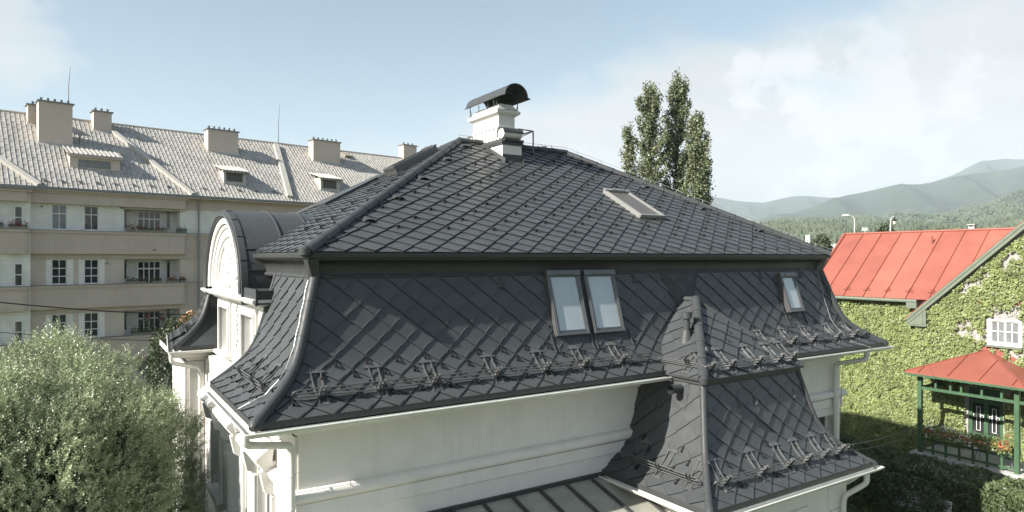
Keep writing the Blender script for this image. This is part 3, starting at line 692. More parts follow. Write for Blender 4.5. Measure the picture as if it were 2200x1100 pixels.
b.loft([r0[0], r0[1], r0[2], r1[2], r1[1], r1[0], r0[0]], False)
for y in (5.6, 6.3, 7.2): b.loft([cowring(y, -.02)[1:-1], cowring(y+.03, -.02)[1:-1]], False)
cowl = b.build('chimney_cowl', M['tilecap'], chim, True)
b = MB()
for s_ in (7.52, 8.2):
    for y in (5.92, 6.4, 6.9, 7.4): b.tube([(s_, y, 4.03), (s_, y, 4.38)], .011, 6)
for y in (6.0, 7.3): b.tube([(7.52, y, 4.1)]+[(sc_-.40*math.cos(t), y, 4.34+.3*math.sin(t)) for t in [math.pi*k/10 for k in range(11)]]+[(8.2, y, 4.1)], .012, 6)
b.build('cowl_stay', M['rail'], cowl)
b = MB(); b.beam((8.2, 5.9, 3.62), (8.75, 5.95, 3.62), .03, .03); b.beam((8.75, 5.95, 3.62), (8.75, 5.95, 3.0), .03, .03); b.beam((8.3, 5.95, 3.4), (8.72, 5.95, 3.6), .02, .02); b.beam((8.75, 5.95, 3.62), (8.75, 7.0, 3.62), .03, .03)
b.build('sweep_platform', M['rail'], chim)

# ------------------------------------------------------------------ roof windows
def roofwin(face, u0, u1, v0, v1, proud=.10, gm=None, tilt=0, flash=.1, fm='frame'):
    """a roof window lying on a face between (u0..u1, v0..v1); tilt lifts its lower end"""
    o00, o10 = face(u0, v0), face(u1, v0); o01 = face(u0, v1)
    U = (o10-o00).normalized(); p0 = (face((u0+u1)/2, v0)); p1 = face((u0+u1)/2, v1)
    V = (p1-p0).normalized(); Nn = U.cross(V); 
    if Nn.z < 0: Nn = -Nn
    base = p0+Nn*tilt; V = (p1-base).normalized(); Nn = U.cross(V); Nn = Nn if Nn.z > 0 else -Nn
    w = u1-u0; h = (p1-base).length; o = base-U*w/2
    def bx(mb, a0, a1, b0, b1, c0, c1): mb.hexa([o+U*a+V*bb+Nn*c for c in (c0, c1) for a, bb in ((a0, b0), (a1, b0), (a1, b1), (a0, b1))])
    b = MB(); k = .075
    bx(b, 0, k, 0, h, -.10, proud); bx(b, w-k, w, 0, h, -.10, proud); bx(b, k, w-k, 0, k*.8, -.10, proud-.01); bx(b, k, w-k, h-k*1.1, h, -.10, proud)
    bx(b, k*.4, k*.62, 0.01, h-.01, proud, proud+.012); bx(b, w-k*.62, w-k*.4, 0.01, h-.01, proud, proud+.012)
    bx(b, -.01, w+.01, h-.09, h+.02, proud+.001, proud+.035); bx(b, w*.25, w*.8, h-.075, h-.005, proud+.036, proud+.05)
    bx(b, .0, w, -.015, .03, proud-.06, proud+.012)
    win = b.build('roof_window', M[fm], villa, bev=.004)
    g = MB(); bx(g, k*.9, w-k*.9, k*.7, h-k*1.0, proud-.035, proud-.025); g.build('pane', gm or M['glasspale'], win)
    s_ = MB()
    for a0, a1, b0, b1 in ((k, k+.02, k*.8, h-k*1.1), (w-k-.02, w-k, k*.8, h-k*1.1), (k+.02, w-k-.02, k*.8, k*.8+.03), (k+.02, w-k-.02, h-k*1.1-.03, h-k*1.1)): bx(s_, a0, a1, b0, b1, proud-.05, proud-.008)
    s_.build('sash', M[fm], win)
    fl = MB(); bx(fl, -flash, 0, -.02, h+.08, -.12, .0-(.02)); bx(fl, w, w+flash, -.02, h+.08, -.12, -.02); bx(fl, 0, w, h, h+.08, -.12, .02)
    bx(fl, -flash-.012, -flash, -.02, h+.08, -.12, .015); bx(fl, w+flash, w+flash+.012, -.02, h+.08, -.12, .015)
    fl.build('flashing', M['cornice'], win)
    return win
vz = f_front.v_of_z
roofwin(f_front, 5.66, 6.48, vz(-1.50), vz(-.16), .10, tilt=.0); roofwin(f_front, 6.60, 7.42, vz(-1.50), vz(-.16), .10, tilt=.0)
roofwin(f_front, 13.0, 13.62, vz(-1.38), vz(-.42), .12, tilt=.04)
w_ = roofwin(u_front, 9.62, 10.5, (2.62-.95)/.879-.03, (3.98-.95)/.879, .12, gm=M['glassgrey'], flash=.14, fm='frame2')
roofwin(u_left, 6.30, 7.02, 4.35, 5.7, .22, gm=M['glassgrey'], flash=.12)
b = MB(); fcs = u_left
for (u0_, u1_) in ((7.25, 8.05),): 
    b.hexa([fcs(u0_, 2.6, 0), fcs(u1_, 2.6, 0), fcs(u1_, 4.2, 0), fcs(u0_, 4.2, 0), fcs(u0_, 2.6, .10), fcs(u1_, 2.6, .10), fcs(u1_, 4.2, .10), fcs(u0_, 4.2, .10)])
b.build('roof_hatch', M['tilecap'], villa)
def apron(u0, u1, za, zb):
    b = MB(); v1, v0 = vz(za), vz(zb); n = 8
    b.loft([[f_front(u0-.03*i/n, v1+(v0-v1)*i/n, .03), f_front(u1+.03*i/n, v1+(v0-v1)*i/n, .03)] for i in range(n+1)], False)
    for uu in (u0, u1, (u0+u1)/2-.05, (u0+u1)/2+.05) if u1-u0 > 1 else (u0, u1): b.loft([[f_front(uu, v1+(v0-v1)*i/n, .0), f_front(uu-.008, v1+(v0-v1)*i/n, .055), f_front(uu+.008, v1+(v0-v1)*i/n, .055), f_front(uu+.016, v1+(v0-v1)*i/n, .0)] for i in range(n+1)], False)
    b.loft([[f_front(u, v0, .0), f_front(u, v0, .032), f_front(u, v0+.02, .034)] for u in (u0-.03, u1+.03)], False)
    b.build('window_apron', M['tilecap'], villa)
apron(5.56, 7.55, -1.47, -1.80); apron(12.93, 13.70, -1.36, -1.74)

# ------------------------------------------------------------------ vents
def cone_vent(face, u, v, s=1.0):
    p = face(u, v, .0); q = face(u, v+.28*s, .01); V = (q-p).normalized(); U = Vector((face.U.x, face.U.y, 0)); Nn = U.cross(V); Nn = Nn if Nn.z > 0 else -Nn
    b = MB(); ring = [p+U*math.cos(t)*.085*s+Nn*(math.sin(t)*.085*s) for t in [math.pi*k/8 for k in range(9)]]; ring2 = [q+U*math.cos(t)*.008+Nn*math.sin(t)*.008 for t in [math.pi*k/8 for k in range(9)]]
    b.loft([ring, ring2], False); ri = [p+V*.03+U*math.cos(t)*.075*s+Nn*(math.sin(t)*.075*s) for t in [math.pi*k/8 for k in range(9)]]; b.loft([ring, ri], False)
    o = b.build('cone_vent', M['tilecap'], villa, True); g = MB(); g.add(ri, [tuple(range(9))]); g.build('vent_opening', M['dark'], o)
for u, z in ((4.62, -.55), (8.05, -.52), (12.35, -.50), (14.0, -.50)): cone_vent(f_front, u, vz(z))
for u, z in ((7.9, -2.98), (8.85, -2.92), (9.35, -2.92), (10.6, -2.92)): cone_vent(t_front, u, t_front.v_of_z(z), .85)
cone_vent(t_left, .12, t_left.v_of_z(-2.98), .95)
ball = MB(); ball.tube([(tx0+.93, ty0+.93, -2.38), (tx0+.91, ty0+.91, -2.32), (tx0+.90, ty0+.90, -2.25), (tx0+.93, ty0+.93, -2.19)], [.04, .095, .10, .04], 12); ball.build('hip_finial', M['tilecap'], villa, True)
def brow(face, u, v, s=1.0):
    p = face(u, v, .0); q = face(u, v+.34*s, .0); V = (q-p).normalized(); U = Vector((face.U.x, face.U.y, 0)); Nn = U.cross(V); Nn = Nn if Nn.z > 0 else -Nn
    T = [math.pi*k/10 for k in range(11)]; b = MB(); r0 = [p+U*math.cos(t)*.13*s+Nn*math.sin(t)*.085*s for t in T]; r1 = [p+V*.15*s+U*math.cos(t)*.12*s+Nn*math.sin(t)*.06*s for t in T]; r2_ = [q+U*math.cos(t)*.06*s+Nn*math.sin(t)*.004 for t in T]
    b.loft([r0, r1, r2_], False); rr = [p+V*.05+U*math.cos(t)*.12*s+Nn*math.sin(t)*.075*s for t in T]; b.loft([r0, [p+U*math.cos(t)*.115*s+Nn*math.sin(t)*.07*s for t in T], rr], False)
    o = b.build('brow_vent', M['tilecap'], villa, True); MB().add(rr, [tuple(range(11))]).build('vent_opening', M['dark'], o)
def upv(t): return (t-.95)/.8805*1.0 if False else (t-.95)*math.hypot(5.87, 3.16)/5.87
for t in (1.95, 2.95, 4.0, 5.25, 6.35): brow(u_front, t+.42, upv(t))
for t in (1.9, 2.9, 4.05, 5.2): brow(u_left, t+.5, upv(t)*1.0)
for t in (5.9, 4.55, 3.3, 2.1): brow(u_front, L_-.95-(t-.95)*.7785-.55, upv(t))
# soil pipe on the tower cap with its saddle
def tl_pt(y, d, h=0): return tu_left(y, d, h)
vb = tu_left(.10, .98); b = MB(); b.tube([vb+Vector((-.0, 0, -.1)), vb+Vector((0, 0, .18))], [.16, .085], 14); b.tube([vb+Vector((0, 0, .15)), vb+Vector((0, 0, .46))], .07, 14); b.tube([vb+Vector((0, 0, .12)), vb+Vector((0, 0, .17))], .085, 14); b.tube([vb+Vector((0, 0, .42)), vb+Vector((0, 0, .55))], .11, 14)
b.build('vent_pipe', M['tilecap'], villa, True)
pb = t_left(-.38, t_left.len*.93, .02); b = MB(); b.tube([pb+Vector((.1, 0, 0)), pb+Vector((-.30, 0, .02))], .085, 16, caps=False); b.tube([pb+Vector((-.25, 0, .016)), pb+Vector((-.31, 0, .021))], .095, 16, caps=False)
q = [t_left(-.58, t_left.len*.76, .03), t_left(-.18, t_left.len*.76, .03), t_left(-.18, t_left.len, .03), t_left(-.58, t_left.len, .03)]; b.add(q, [(0, 1, 2, 3)]); b.build('flue_pipe', M['tilecap'], villa, True)

# ------------------------------------------------------------------ snow guards
hook_mesh = {}
def hook_geo(face, u, v, s=1.0):
    b = MB(); w = .010*s; P = lambda a, c, h: face(u+a, v+c, h)
    b.hexa([P(-w, -.01, .012), P(w, -.01, .012), P(w, .19*s, .012), P(-w, .19*s, .012), P(-w, -.01, .018), P(w, -.01, .018), P(w, .19*s, .022), P(-w, .19*s, .022)])
    b.hexa([P(-w*1.7, -.02, .0), P(w*1.7, -.02, .0), P(w*1.7, .005, .0), P(-w*1.7, .005, .0), P(-w*1.7, -.02, .062*s), P(w*1.7, -.02, .062*s), P(w*1.7, .005, .062*s), P(-w*1.7, .005, .062*s)])
    b.hexa([P(-w*.4, .0, .045*s), P(w*.4, .0, .045*s), P(w*.4, .11*s, .012), P(-w*.4, .12*s, .012), P(-w*.4, .0, .06*s), P(w*.4, .0, .06*s), P(w*.4, .125*s, .02), P(-w*.4, .125*s, .02)])
    return b
hooks = []
def inside_upper(u, v, face):
    p = face(u, v)
    if face is u_front: return p.x > p.y+.25 and p.x < L_-.95-(p.y-.95)*.7785-.25 and not (9.3 < p.x < 10.8 and 2.3 < p.y < 4.4) and not (7.3 < p.x < 8.5 and p.y > 5.2)
    if face is u_left: return p.y > p.x+.25 and p.y < D_-UD-(p.x-UD)*BK/5.87-.2 and not (4.6 < p.y and p.x < 3.3) and not (6.2 < p.y < 9.3 and p.x > 3)
for face, umax in ((u_front, L_), (u_left, D_)):
    for j in range(1, 19):
        v = (j*TH/2-.13) if j > 1 and j < 4 else (j-1.5)*TH-.13
        if j == 1: continue; u = .8+((TW/2) if j % 2 == 0 else 0)
        if j in (2, 3):
            k = 0
            while u < umax:
                if inside_upper(u, v, face): hooks.append((face, u, v, 1.3))
                u += TW
        else:
            u = .8+TW/2*0+(j*TW) % (2*TW)
            while u < umax:
                if inside_upper(u, v, face): hooks.append((face, u, v, 1.3))
                u += 2*TW
def in_tower(p): return tx0+.6 < p.x < tx1-.6 and p.z < -.95
HH = TH/2
for k in range(2, 6):
    v = k*HH-.13 if k > 1 else .10
    for face, u0_, u1_, ph in ((f_front, .2, L_-.2, -.2), (f_left, .3, 3.5, -.3)):
        u = ph+(TW/2 if k % 2 == 0 else 0)
        while u < u1_:
            p = face(u, v); ok = u > u0_ and (p.x > p.y+.12 if face is f_front else p.y > p.x+.12) and p.x < L_-p.y-.15
            if face is f_left and k in (1, 5): ok = False
            if ok and not (7.6 < p.x < 11.1 and face is f_front) and not (5.5 < p.x < 7.6 and face is f_front and v > .75) and not (12.85 < p.x < 13.8 and face is f_front and v > .75): hooks.append((face, u, v, 1.15))
            u += TW
for face, a, c_, ph in ((t_front, tx0, tx1, -.15), (t_left, ty0, .6, -.3)):
    for k in range(2, 6):
        v = k*HH-.13 if k > 1 else .10; u = a+ph+(TW/2 if k % 2 == 0 else 0); m_ = k % 2
        while u < c_:
            p = face(u, v); m_ += 1
            ok = (p.x-tx0 > p.y-ty0+.1 and tx1-p.x > p.y-ty0+.1) if face is t_front else p.y-ty0 > p.x-tx0+.1
            if ok and m_ % 2: hooks.append((face, u, v, 1.1))
            u += TW
for face, a, c_ in ((tu_front, tx0, tx1), (tu_left, ty0, .4)):
    for j in range(1, 6):
        v = j*TH/2; u = a+.9+((TW/2) if j % 2 else 0)
        while u < c_-.9*(face is tu_front):
            p = face(u, v)
            ok = (p.x-tx0 > p.y-ty0+.15 and tx1-p.x > p.y-ty0+.15) if face is tu_front else (p.y-ty0 > p.x-tx0+.15 and abs(p.y-.10) > .25)
            if ok: hooks.append((face, u, v, 1.0))
            u += TW*1.5
VM = Matrix.Translation((-3.49, 9, 0)) @ Matrix.Rotation(VA, 4, 'Z')
hooks.sort(key=lambda h: (VM @ h[0](h[1], h[2])).length/h[3])
rest = MB()
for i, h in enumerate(hooks):
    g = hook_geo(*h)
    if i < 96: g.build('snow_hook', M['hook'], villa)
    else: rest.add(g.v, g.f)
tag(rest.build('snow_hook', M['hook'], villa), kind='stuff')

def snow_fence(face, u0, u1, v, us, par=villa, end0=True, end1=True, spread=.062):
    b = MB()
    hs = (.07, .07+spread, .07+2*spread); n = max(2, int((u1-u0)/.3))
    sag = lambda u, k: .006*math.sin(u*3.1+k)
    for k, h in enumerate(hs): b.tube([face(u0+(u1-u0)*i/n, v+.02*k, h+sag(u0+(u1-u0)*i/n, k)) for i in range(n+1)], .0115, 8)
    if end0: b.tube([face(u0-.07*math.sin(t), v+.02, hs[1]-(hs[2]-hs[0])/2*math.cos(t)) for t in [math.pi*k/6 for k in range(7)]], .0115, 8)
    if end1: b.tube([face(u1+.07*math.sin(t), v+.02, hs[1]-(hs[2]-hs[0])/2*math.cos(t)) for t in [math.pi*k/6 for k in range(7)]], .0115, 8)
    o = b.build('snow_fence', M['rail'], par, True)
    for u in us:
        q = MB(); P = lambda a, c, h: face(u+a, v+c, h)
        for (a0, a1, sl) in ((-.080, -.060, -.008), (.060, .080, .008)):
            n = 6; top = .50 if sl else .42
            q.loft([[P(a0+sl*(c/.5), c, .012), P(a0+sl*(c/.5), c, .05 if sl else .03), P(a1+sl*(c/.5), c, .05 if sl else .03), P(a1+sl*(c/.5), c, .012)] for c in [-.12+(top+.12)*i/n for i in range(n+1)]], True, True)
        q.hexa([P(-.16, .46, .012), P(.16, .46, .012), P(.05, .58, .016), P(-.05, .58, .016), P(-.16, .46, .05), P(.16, .46, .05), P(.05, .58, .022), P(-.05, .58, .022)])
        for a in (-.045, .03):
            q.hexa([P(a, -.02, .01), P(a+.015, -.02, .01), P(a+.015, .07, .01), P(a, .07, .01), P(a, .0, .24), P(a+.015, .0, .24), P(a+.015, .05, .24), P(a, .05, .24)])
        q.hexa([P(-.10, -.15, .012), P(.10, -.15, .012), P(.10, -.10, .012), P(-.10, -.10, .012), P(-.10, -.15, .03), P(.10, -.15, .03), P(.10, -.10, .03), P(-.10, -.10, .03)])
        q.beam(P(-.08, .10, .05), P(.10, .03, .13), .010, .010)
        q.build('fence_bracket', M['bracket'], o)
    return o
snow_fence(f_front, .62, 7.75, .38, (1.0, 1.92, 2.86, 4.05, 5.1, 6.0, 6.95), end1=False)
snow_fence(f_front, 10.8, 15.6, .38, (11.6, 12.5, 13.35, 14.4, 15.2), end0=False)
snow_fence(f_left, 1.0, 2.9, .42, (1.45, 2.45))
snow_fence(fl2, 9.9, 12.6, .42, (10.4, 11.4))
snow_fence(t_front, tx0+.5, tx1-.45, .42, (7.65, 8.7, 9.5, 10.1, 10.7, 11.25))
snow_fence(t_left, ty0+.5, .5, .42, (-1.25, -.5, .2))
snow_fence(tu_front, tx0+1.15, tx1-1.1, .20, (8.15, 8.75, 9.6, 10.3, 10.75), spread=.05)
snow_fence(tu_left, ty0+1.1, .3, .24, (-.5,), spread=.03)

# ------------------------------------------------------------------ lightning wire
def wire(pts, name='lightning_wire', r=.006, m=None, clip=.0):
    b = MB(); b.tube(pts, r, 5)
    o = b.build(name, m or M['wire'], villa)
    if clip:
        q = MB()
        P = [Vector(p) for p in pts]
        for i in range(len(P)-1):
            n = int((P[i+1]-P[i]).length/clip)
            for k in range(n):
                c = P[i].lerp(P[i+1], (k+.5)/n); q.beam(c-Vector((0, 0, clip*.0+.09)), c+Vector((0, 0, .01)), .02, .01)
        if q.v: q.build('wire_holder', M['wire'], o)
    return o
o_ = Vector((0, 0, .19))
wire([Vector(E)+o_, Vector((7.4, 6.82, 3.45))], clip=.3)
wire([Vector((8.4, 6.82, 3.45)), Vector(C)+o_, Vector(B)+o_*.6+Vector((0, 0, .05))], clip=.75)
hp = lambda face, org, sx, v: Vector((org[0]+sx*face.at(v)[0].x, org[1]+face.at(v)[0].x, face.at(v)[0].y))
pts = [Vector((UD-.05, UD, .2)), Vector((1.05, 1.18, -.05)), Vector((1.12, 1.28, -.3))]+[hp(f_left, (0, 0), 1, f_left.len*(1-k/10*.72))+Vector((-.08+.012*(k % 2), .10, .10)) for k in range(1, 11)]+[Vector((.28, .7, -2.0)), Vector((.12, .95, -2.14)), Vector((-.03, 1.05, -2.24)), Vector((-.15, 1.0, -2.3)), Vector((-.12, .7, -2.5)), Vector((.5, .7, -2.7)), Vector((.70, .72, -3.0)), Vector((.70, .70, -6))]
wire(pts)
pts = [Vector((L_-UD, UD, .16)), Vector((14.97, 1.0, -.05)), Vector((14.82, 1.12, -.3))]+[f_front(14.78-.02*math.sin(k*2.2), f_front.len*(1-k/10*.93), .05) for k in range(1, 11)]+[Vector((14.95, -.03, -2.22)), Vector((15.1, -.17, -2.28)), Vector((15.02, -.16, -2.5)), Vector((14.98, .5, -2.8)), Vector((14.98, .6, -5))]
wire(pts, r=.008)

# ------------------------------------------------------------------ lean-to roof with translucent panels below the long wall
b = MB(); cx0, cx1 = 2.75, 6.95
z_at = lambda y: -4.36-(.775-y)*.27
b.hexa([(cx0, -2.6, z_at(-2.6)-.02), (cx1+.35, -2.6, z_at(-2.6)-.02), (cx1+.35, .775, z_at(.775)-.02), (cx0, .775, z_at(.775)-.02), (cx0, -2.6, z_at(-2.6)), (cx1+.35, -2.6, z_at(-2.6)), (cx1+.35, .775, z_at(.775)), (cx0, .775, z_at(.775))])
cons = b.build('leanto_roof', M['glasroof'], villa)
b = MB(); s_ = cx0+.02
while s_ < cx1+.3:
    b.beam((s_, -2.6, z_at(-2.6)+.02), (s_, .76, z_at(.76)+.02), .055, .05); s_ += .62
b.beam((cx0, .745, z_at(.745)+.03), (cx1+.3, .745, z_at(.745)+.03), .06, .07); b.build('glazing_bar', M['cornice'], cons)
b = MB(); b.box(cx0+.1, cx1, -2.55, -2.47, -8.2, z_at(-2.6)-.03); b.box(cx0+.1, cx0+.2, -2.47, .77, -8.2, z_at(-2.6)-.03)
for s_ in (3.0, 4.2, 5.4, 6.6): b.beam((s_, -2.45, -5.35), (s_, .7, -4.6), .08, .14)
b.build('leanto_wall', M['white'], villa)

# =================================================================== APARTMENT BLOCK (local x along its front, y away from the camera)
EA = math.atan2(.668, .744); AX, AY = -25.6, 36.4
apt = empty('apartment_building', (AX, AY, 0), EA, 'long beige apartment block with white brick storeys, curved balconies and a weathered sheet metal roof', 'apartment building')
def kk(u, m=0): r = px(u); return (r*(AY+.744*m)-AX+.668*m)/(.744-.668*r)
def yy(k, m=0): return AY+.668*k+.744*m
RZ0, RS, RY0, RY1 = 3.90, .811, -.5, 5.6
def roof_m(u, v):
    lo, hi = -.5, 5.6
    for _ in range(40):
        m = (lo+hi)/2; z = RZ0+(m-RY0)*RS
        if HOR-z/yy(kk(u, m), m)*F > v: lo = m
        else: hi = m
    return lo
PER = 12.4
floorsA = dict(lo=1.6, hi=3.05); floorsB = dict(lo=-1.45, hi=0.0); floorsC = dict(lo=-4.5, hi=-3.05); floorsD = dict(lo=-7.6, hi=-6.1)
lo_x = [(3.74, 6.78), (3.74+PER, 6.78+PER), (3.74+2*PER, 6.78+2*PER)]
wins = [kk(127.5), kk(196.5)]; winx = [w+PER*i for i in range(3) for w in wins]+[9.95, 9.95+PER]
X0, X1 = -9, 40
b = MB(); b2 = MB()
for i, fl in enumerate((floorsA, floorsB, floorsC, floorsD)):
    holes = [(a, c, fl['lo'], fl['hi']-(.12 if i == 0 else .02)) for a, c in lo_x]+[(x-.36, x+.36, fl['lo']+.03, fl['hi']-.02-(.0 if i else .04)) for x in winx]
    cells(b if i == 0 else b2, -.8, X1, fl['lo'], fl['hi'], 0, .3, holes)
    for a, c in lo_x: pass
b.build('brick_wall', M['brick'], apt)
b2.build('wall', M['stucco2'], apt)
for fl in (floorsB, floorsC, floorsD):
    for x in winx:
        if x < 12:
            for q0, q1 in ((x-.62, x-.362), (x+.362, x+.66)): MB().box(q0, q1, -.015, -.001, fl['lo'], fl['hi']-.02).build('brick_pier', M['brick'], apt)
for fl in (floorsA, floorsB, floorsC, floorsD):      # loggia interiors
    for a, c in lo_x[:1]:
        b = MB(); mid = (a+c)/2
        cells(b, a-.2, c+.2, fl['lo']-1.2, fl['hi'], 1.0, 1.2, [(mid-.62, mid+.68, fl['lo']-1.0, fl['hi']-.14), (a+.12, a+.34, fl['lo']+.2, fl['hi']-.1), (c-.5, c-.28, fl['lo']+.2, fl['hi']-.1)])
        b.box(a-.2, a, .301, .999, fl['lo']-1.2, fl['hi']); b.box(c, c+.2, .301, .999, fl['lo']-1.2, fl['hi']); b.build('loggia_wall', M['brick'], apt)
b = MB()
for fl in (floorsA, floorsB, floorsC, floorsD):
    for a, c in lo_x: b.box(a-.2, c+.2, .0, 1.2, fl['hi']-(.119 if fl is floorsA else .019), fl['hi']+.05); b.box(a-.2, c+.2, .0, 1.2, fl['lo']-1.3, fl['lo']-1.2)
b.build('loggia_ceiling', M['stucco'], apt)
def rbay(mb, x1, yoff, z0, z1, r, x0=-.8, yb=.0, end=True):
    """projecting band that ends in a quarter round at x1"""
    ps = [(x0, -yoff)]+[(x1-r+r*math.sin(t), -yoff+r-r*math.cos(t)) for t in [math.pi/2*k/8 for k in range(9)]]+[(x1, yb)]
    n = len(ps); vs = [(x, y, z) for z in (z0, z1) for x, y in ps]+[(x0, yb, z0), (x0, yb, z1)]
    fs = [(i, i+1, n+i+1, n+i) for i in range(n-1)]+[tuple(range(n))[::-1]+(2*n,), tuple(range(n, 2*n))+(2*n+1,), (0, n, 2*n+1, 2*n)]
    mb.add(vs, fs)
b = MB(); b2 = MB(); b3 = MB()
for i, zc in enumerate((1.6, -1.45, -4.5)):
    rbay(b, 7.06, .34, zc-1.32, zc-.18, .22); rbay(b, -.85, .85, zc-1.32, zc-.18, .3, x0=X0)
    rbay(b2, 7.12, .40, zc-.178, zc-.03, .22); rbay(b2, -.79, .92, zc-.178, zc-.03, .3, x0=X0)
    rbay(b3, 7.16, .44, zc-.028, zc-.005, .22); rbay(b3, -.75, .96, zc-.028, zc-.005, .3, x0=X0)
    b.box(7.06, X1, -.05, .0, zc-1.32, zc-.18); b2.box(7.12, X1, -.10, .0, zc-.178, zc-.03); b3.box(7.16, X1, -.12, .0, zc-.028, zc-.005)
    b2.box(-.8, X1, -.06, .3, zc-1.6, zc-1.322)
    for q in (1, 2): rbay(b, 7.06+PER*q, .34, zc-1.32, zc-.18, .22, x0=7.8+PER*(q-1)+1.5)
ba = b.build('balcony_parapet', M['stucco'], apt); b2.build('balcony_coping', M['stucco'], apt); b3.build('coping_flashing', M['zinc'], apt)
b = MB()        # frieze and cornice
rbay(b, 7.06, .34, 3.05, 3.60, .1); rbay(b, -.85, .9, 3.05, 3.55, .3, x0=X0); b.box(7.06, X1, -.05, .3, 3.05, 3.6)
rbay(b, 7.2, .42, 3.602, 3.72, .1); rbay(b, -.7, 1.0, 3.552, 3.70, .3, x0=X0); b.box(7.2, X1, -.14, .3, 3.602, 3.72)
b.box(X0, X1, -.56, .3, 3.722, 3.80); b.build('frieze', M['stucco'], apt)
b = MB(); b.box(X0, X1, -.62, -.50, 3.81, 3.93); b.box(X0, -.65, -1.15, -1.02, 3.70, 3.83); b.box(X0, -.6, -1.02, -.5, 3.74, 3.80); b.build('gutter', M['zinc'], apt)
b = MB()
for u in (425,): x = kk(u); b.tube([(x, -.55, 3.8), (x, -.2, 3.45), (x, -.17, 3.2), (x, -.17, -8.2)], .055, 8)
b.tube([(kk(425)+PER, -.17, 3.6), (kk(425)+PER, -.17, -8.2)], .055, 8); b.build('downpipe', M['zinc'], apt)
b = MB(); b.box(X0, X1, 1.5, 11, -8.2, 3.8); b.box(X0, -.8, -.5, 1.4, -8.2, 3.7); b.build('wall', M['brick'], apt)
for i, fl in enumerate((floorsA, floorsB, floorsC)):
    for x in winx:
        if x > 12: continue
        window(apt, (x, .10, (fl['lo']+fl['hi'])/2), .72, fl['hi']-fl['lo']-.05, 'x', -1, 2, (.36, ) if i == 0 else (.36, .68), .04, .05, .03, gm=M['glass2'] if (i == 0 and x < 1) else M['glass'], sill=False)
    for a, c in lo_x[:1]:
        mid = (a+c)/2
        window(apt, (mid+.03, 1.05, fl['lo']+.16), 1.3, 2.3, 'x', -1, 4, (.2, .6), .05, .06, .06, sill=False, gm=M['glass'], name='balcony_door')
        for x in (a+.23, c-.39): window(apt, (x, 1.08, fl['lo']+.72), .22, 1.05, 'x', -1, 1, (), .03, .03, sill=False, gm=M['glass'])
    for x in (-1.32, -2.3): window(apt, (x, -.52, fl['lo']+.60), .36, 1.2, 'x', -1, 1, (.5,), .03, .04, gm=M['glass'], sill=False)
# the roof: staggered sheets with raised ribs
b = MB(); rb = MB(); cw = .235; n = int((36-X0)/cw); sl = math.hypot(1, RS); LEN = (RY1-RY0)*sl
P = lambda x, d, h: (x, RY0+d/sl-h*RS/sl, RZ0+d/sl*RS+h/sl)
for i in range(n):
    x = X0+i*cw; d = -(i*.37 % 1)*.6
    while d < LEN:
        d0, d1 = max(0, d), min(LEN, d+.62)
        if d1 > d0+.01: b.add([P(x, d0, .02), P(x+cw, d0, .02), P(x+cw, d1, .004), P(x, d1, .004), P(x+cw, d0, -.01), P(x, d0, -.01)], [(0, 1, 2, 3), (0, 1, 4, 5)], min(1, max(0, random.gauss(.55, .16) if random.random() > .06 else random.uniform(0, .2))))
        d += .62
    w = .010
    rb.hexa([P(x-w, 0, .0), P(x+w, 0, .0), P(x+w, LEN, .0), P(x-w, LEN, .0), P(x-w*.7, 0, .042), P(x+w*.7, 0, .042), P(x+w*.7, LEN, .04), P(x-w*.7, LEN, .04)])
rf = b.build('roof', M['oldroof'], apt); rb.build('roof_rib', M['oldrib'], rf)
b = MB(); b.add([(X0, RY1, 8.84), (36, RY1, 8.84), (36, 11.7, 3.9), (X0, 11.7, 3.9)], [(0, 1, 2, 3)]); b.box(X0, 36, -.5, 11.5, 3.805, 3.86); b.build('roof_slope', M['oldroof'], apt)
b = MB(); b.tube([(X0, RY1, 8.86), (36, RY1, 8.86)], .08, 8); b.build('ridge_cap', M['oldrib'], rf)
# raised strips running down the slope
def strip(ua, va, ub, vb, w=.3, h=.22):
    ma, mb_ = roof_m(ua, va), roof_m(ub, vb); pa = Vector((kk(ua, ma), ma, RZ0+(ma-RY0)*RS)); pb_ = Vector((kk(ub, mb_), mb_, RZ0+(mb_-RY0)*RS))
    MB().beam(pa, pb_, w, h, (0, -RS, 1)).build('verge_strip', M['oldrib'], rf)
strip(243, 286, 414, 424, .26, .42); strip(-6, 340, 84, 404, .26, .42); strip(592, 313, 622, 425, .36, .40)
# chimneys with a row of clay pots
def stack(u0, u1, vt, vb, npot, dep=.8, right=True):
    um = (u0+u1)/2; m = roof_m(um, vb); x0, x1 = kk(u0, m), kk(u1, m); Y = yy((x0+x1)/2, m); zt = pz(vt, Y)
    zb = RZ0+(m-RY0)*RS-.2
    o = MB().box(x0, x1, m, m+dep, zb, zt).build('chimney', M['stucco2'], apt)
    MB().box(x0-.09, x1+.09, m-.09, m+dep+.09, zt+.002, zt+.07).build('chimney_cap', M['zinc'], o)
    for i in range(npot):
        x = x0+(x1-x0)*(i+.5)/npot; MB().box(x-.06, x+.06, m+dep*.4, m+dep*.4+.12, zt+.07, zt+.30).build('chimney_pot', M['zinc'], o)
    MB().hexa([(x0-.1, m-.12, zb+.12), (x1+.1, m-.12, zb+.12), (x1+.1, m+.02, zb+.26), (x0-.1, m+.02, zb+.26), (x0-.05, m-.02, zb+.27), (x1+.05, m-.02, zb+.27), (x1+.05, m+.02, zb+.33), (x0-.05, m+.02, zb+.33)]).build('flashing', M['oldrib'], o)
stack(60, 84, 226, 268, 1); stack(83, 156, 221, 311, 5, .9); stack(201, 240, 241, 283, 3); stack(447, 512, 281, 330, 6); stack(673, 731, 304, 350, 6); stack(867, 895, 313, 345, 3); stack(934, 957, 319, 340, 2)
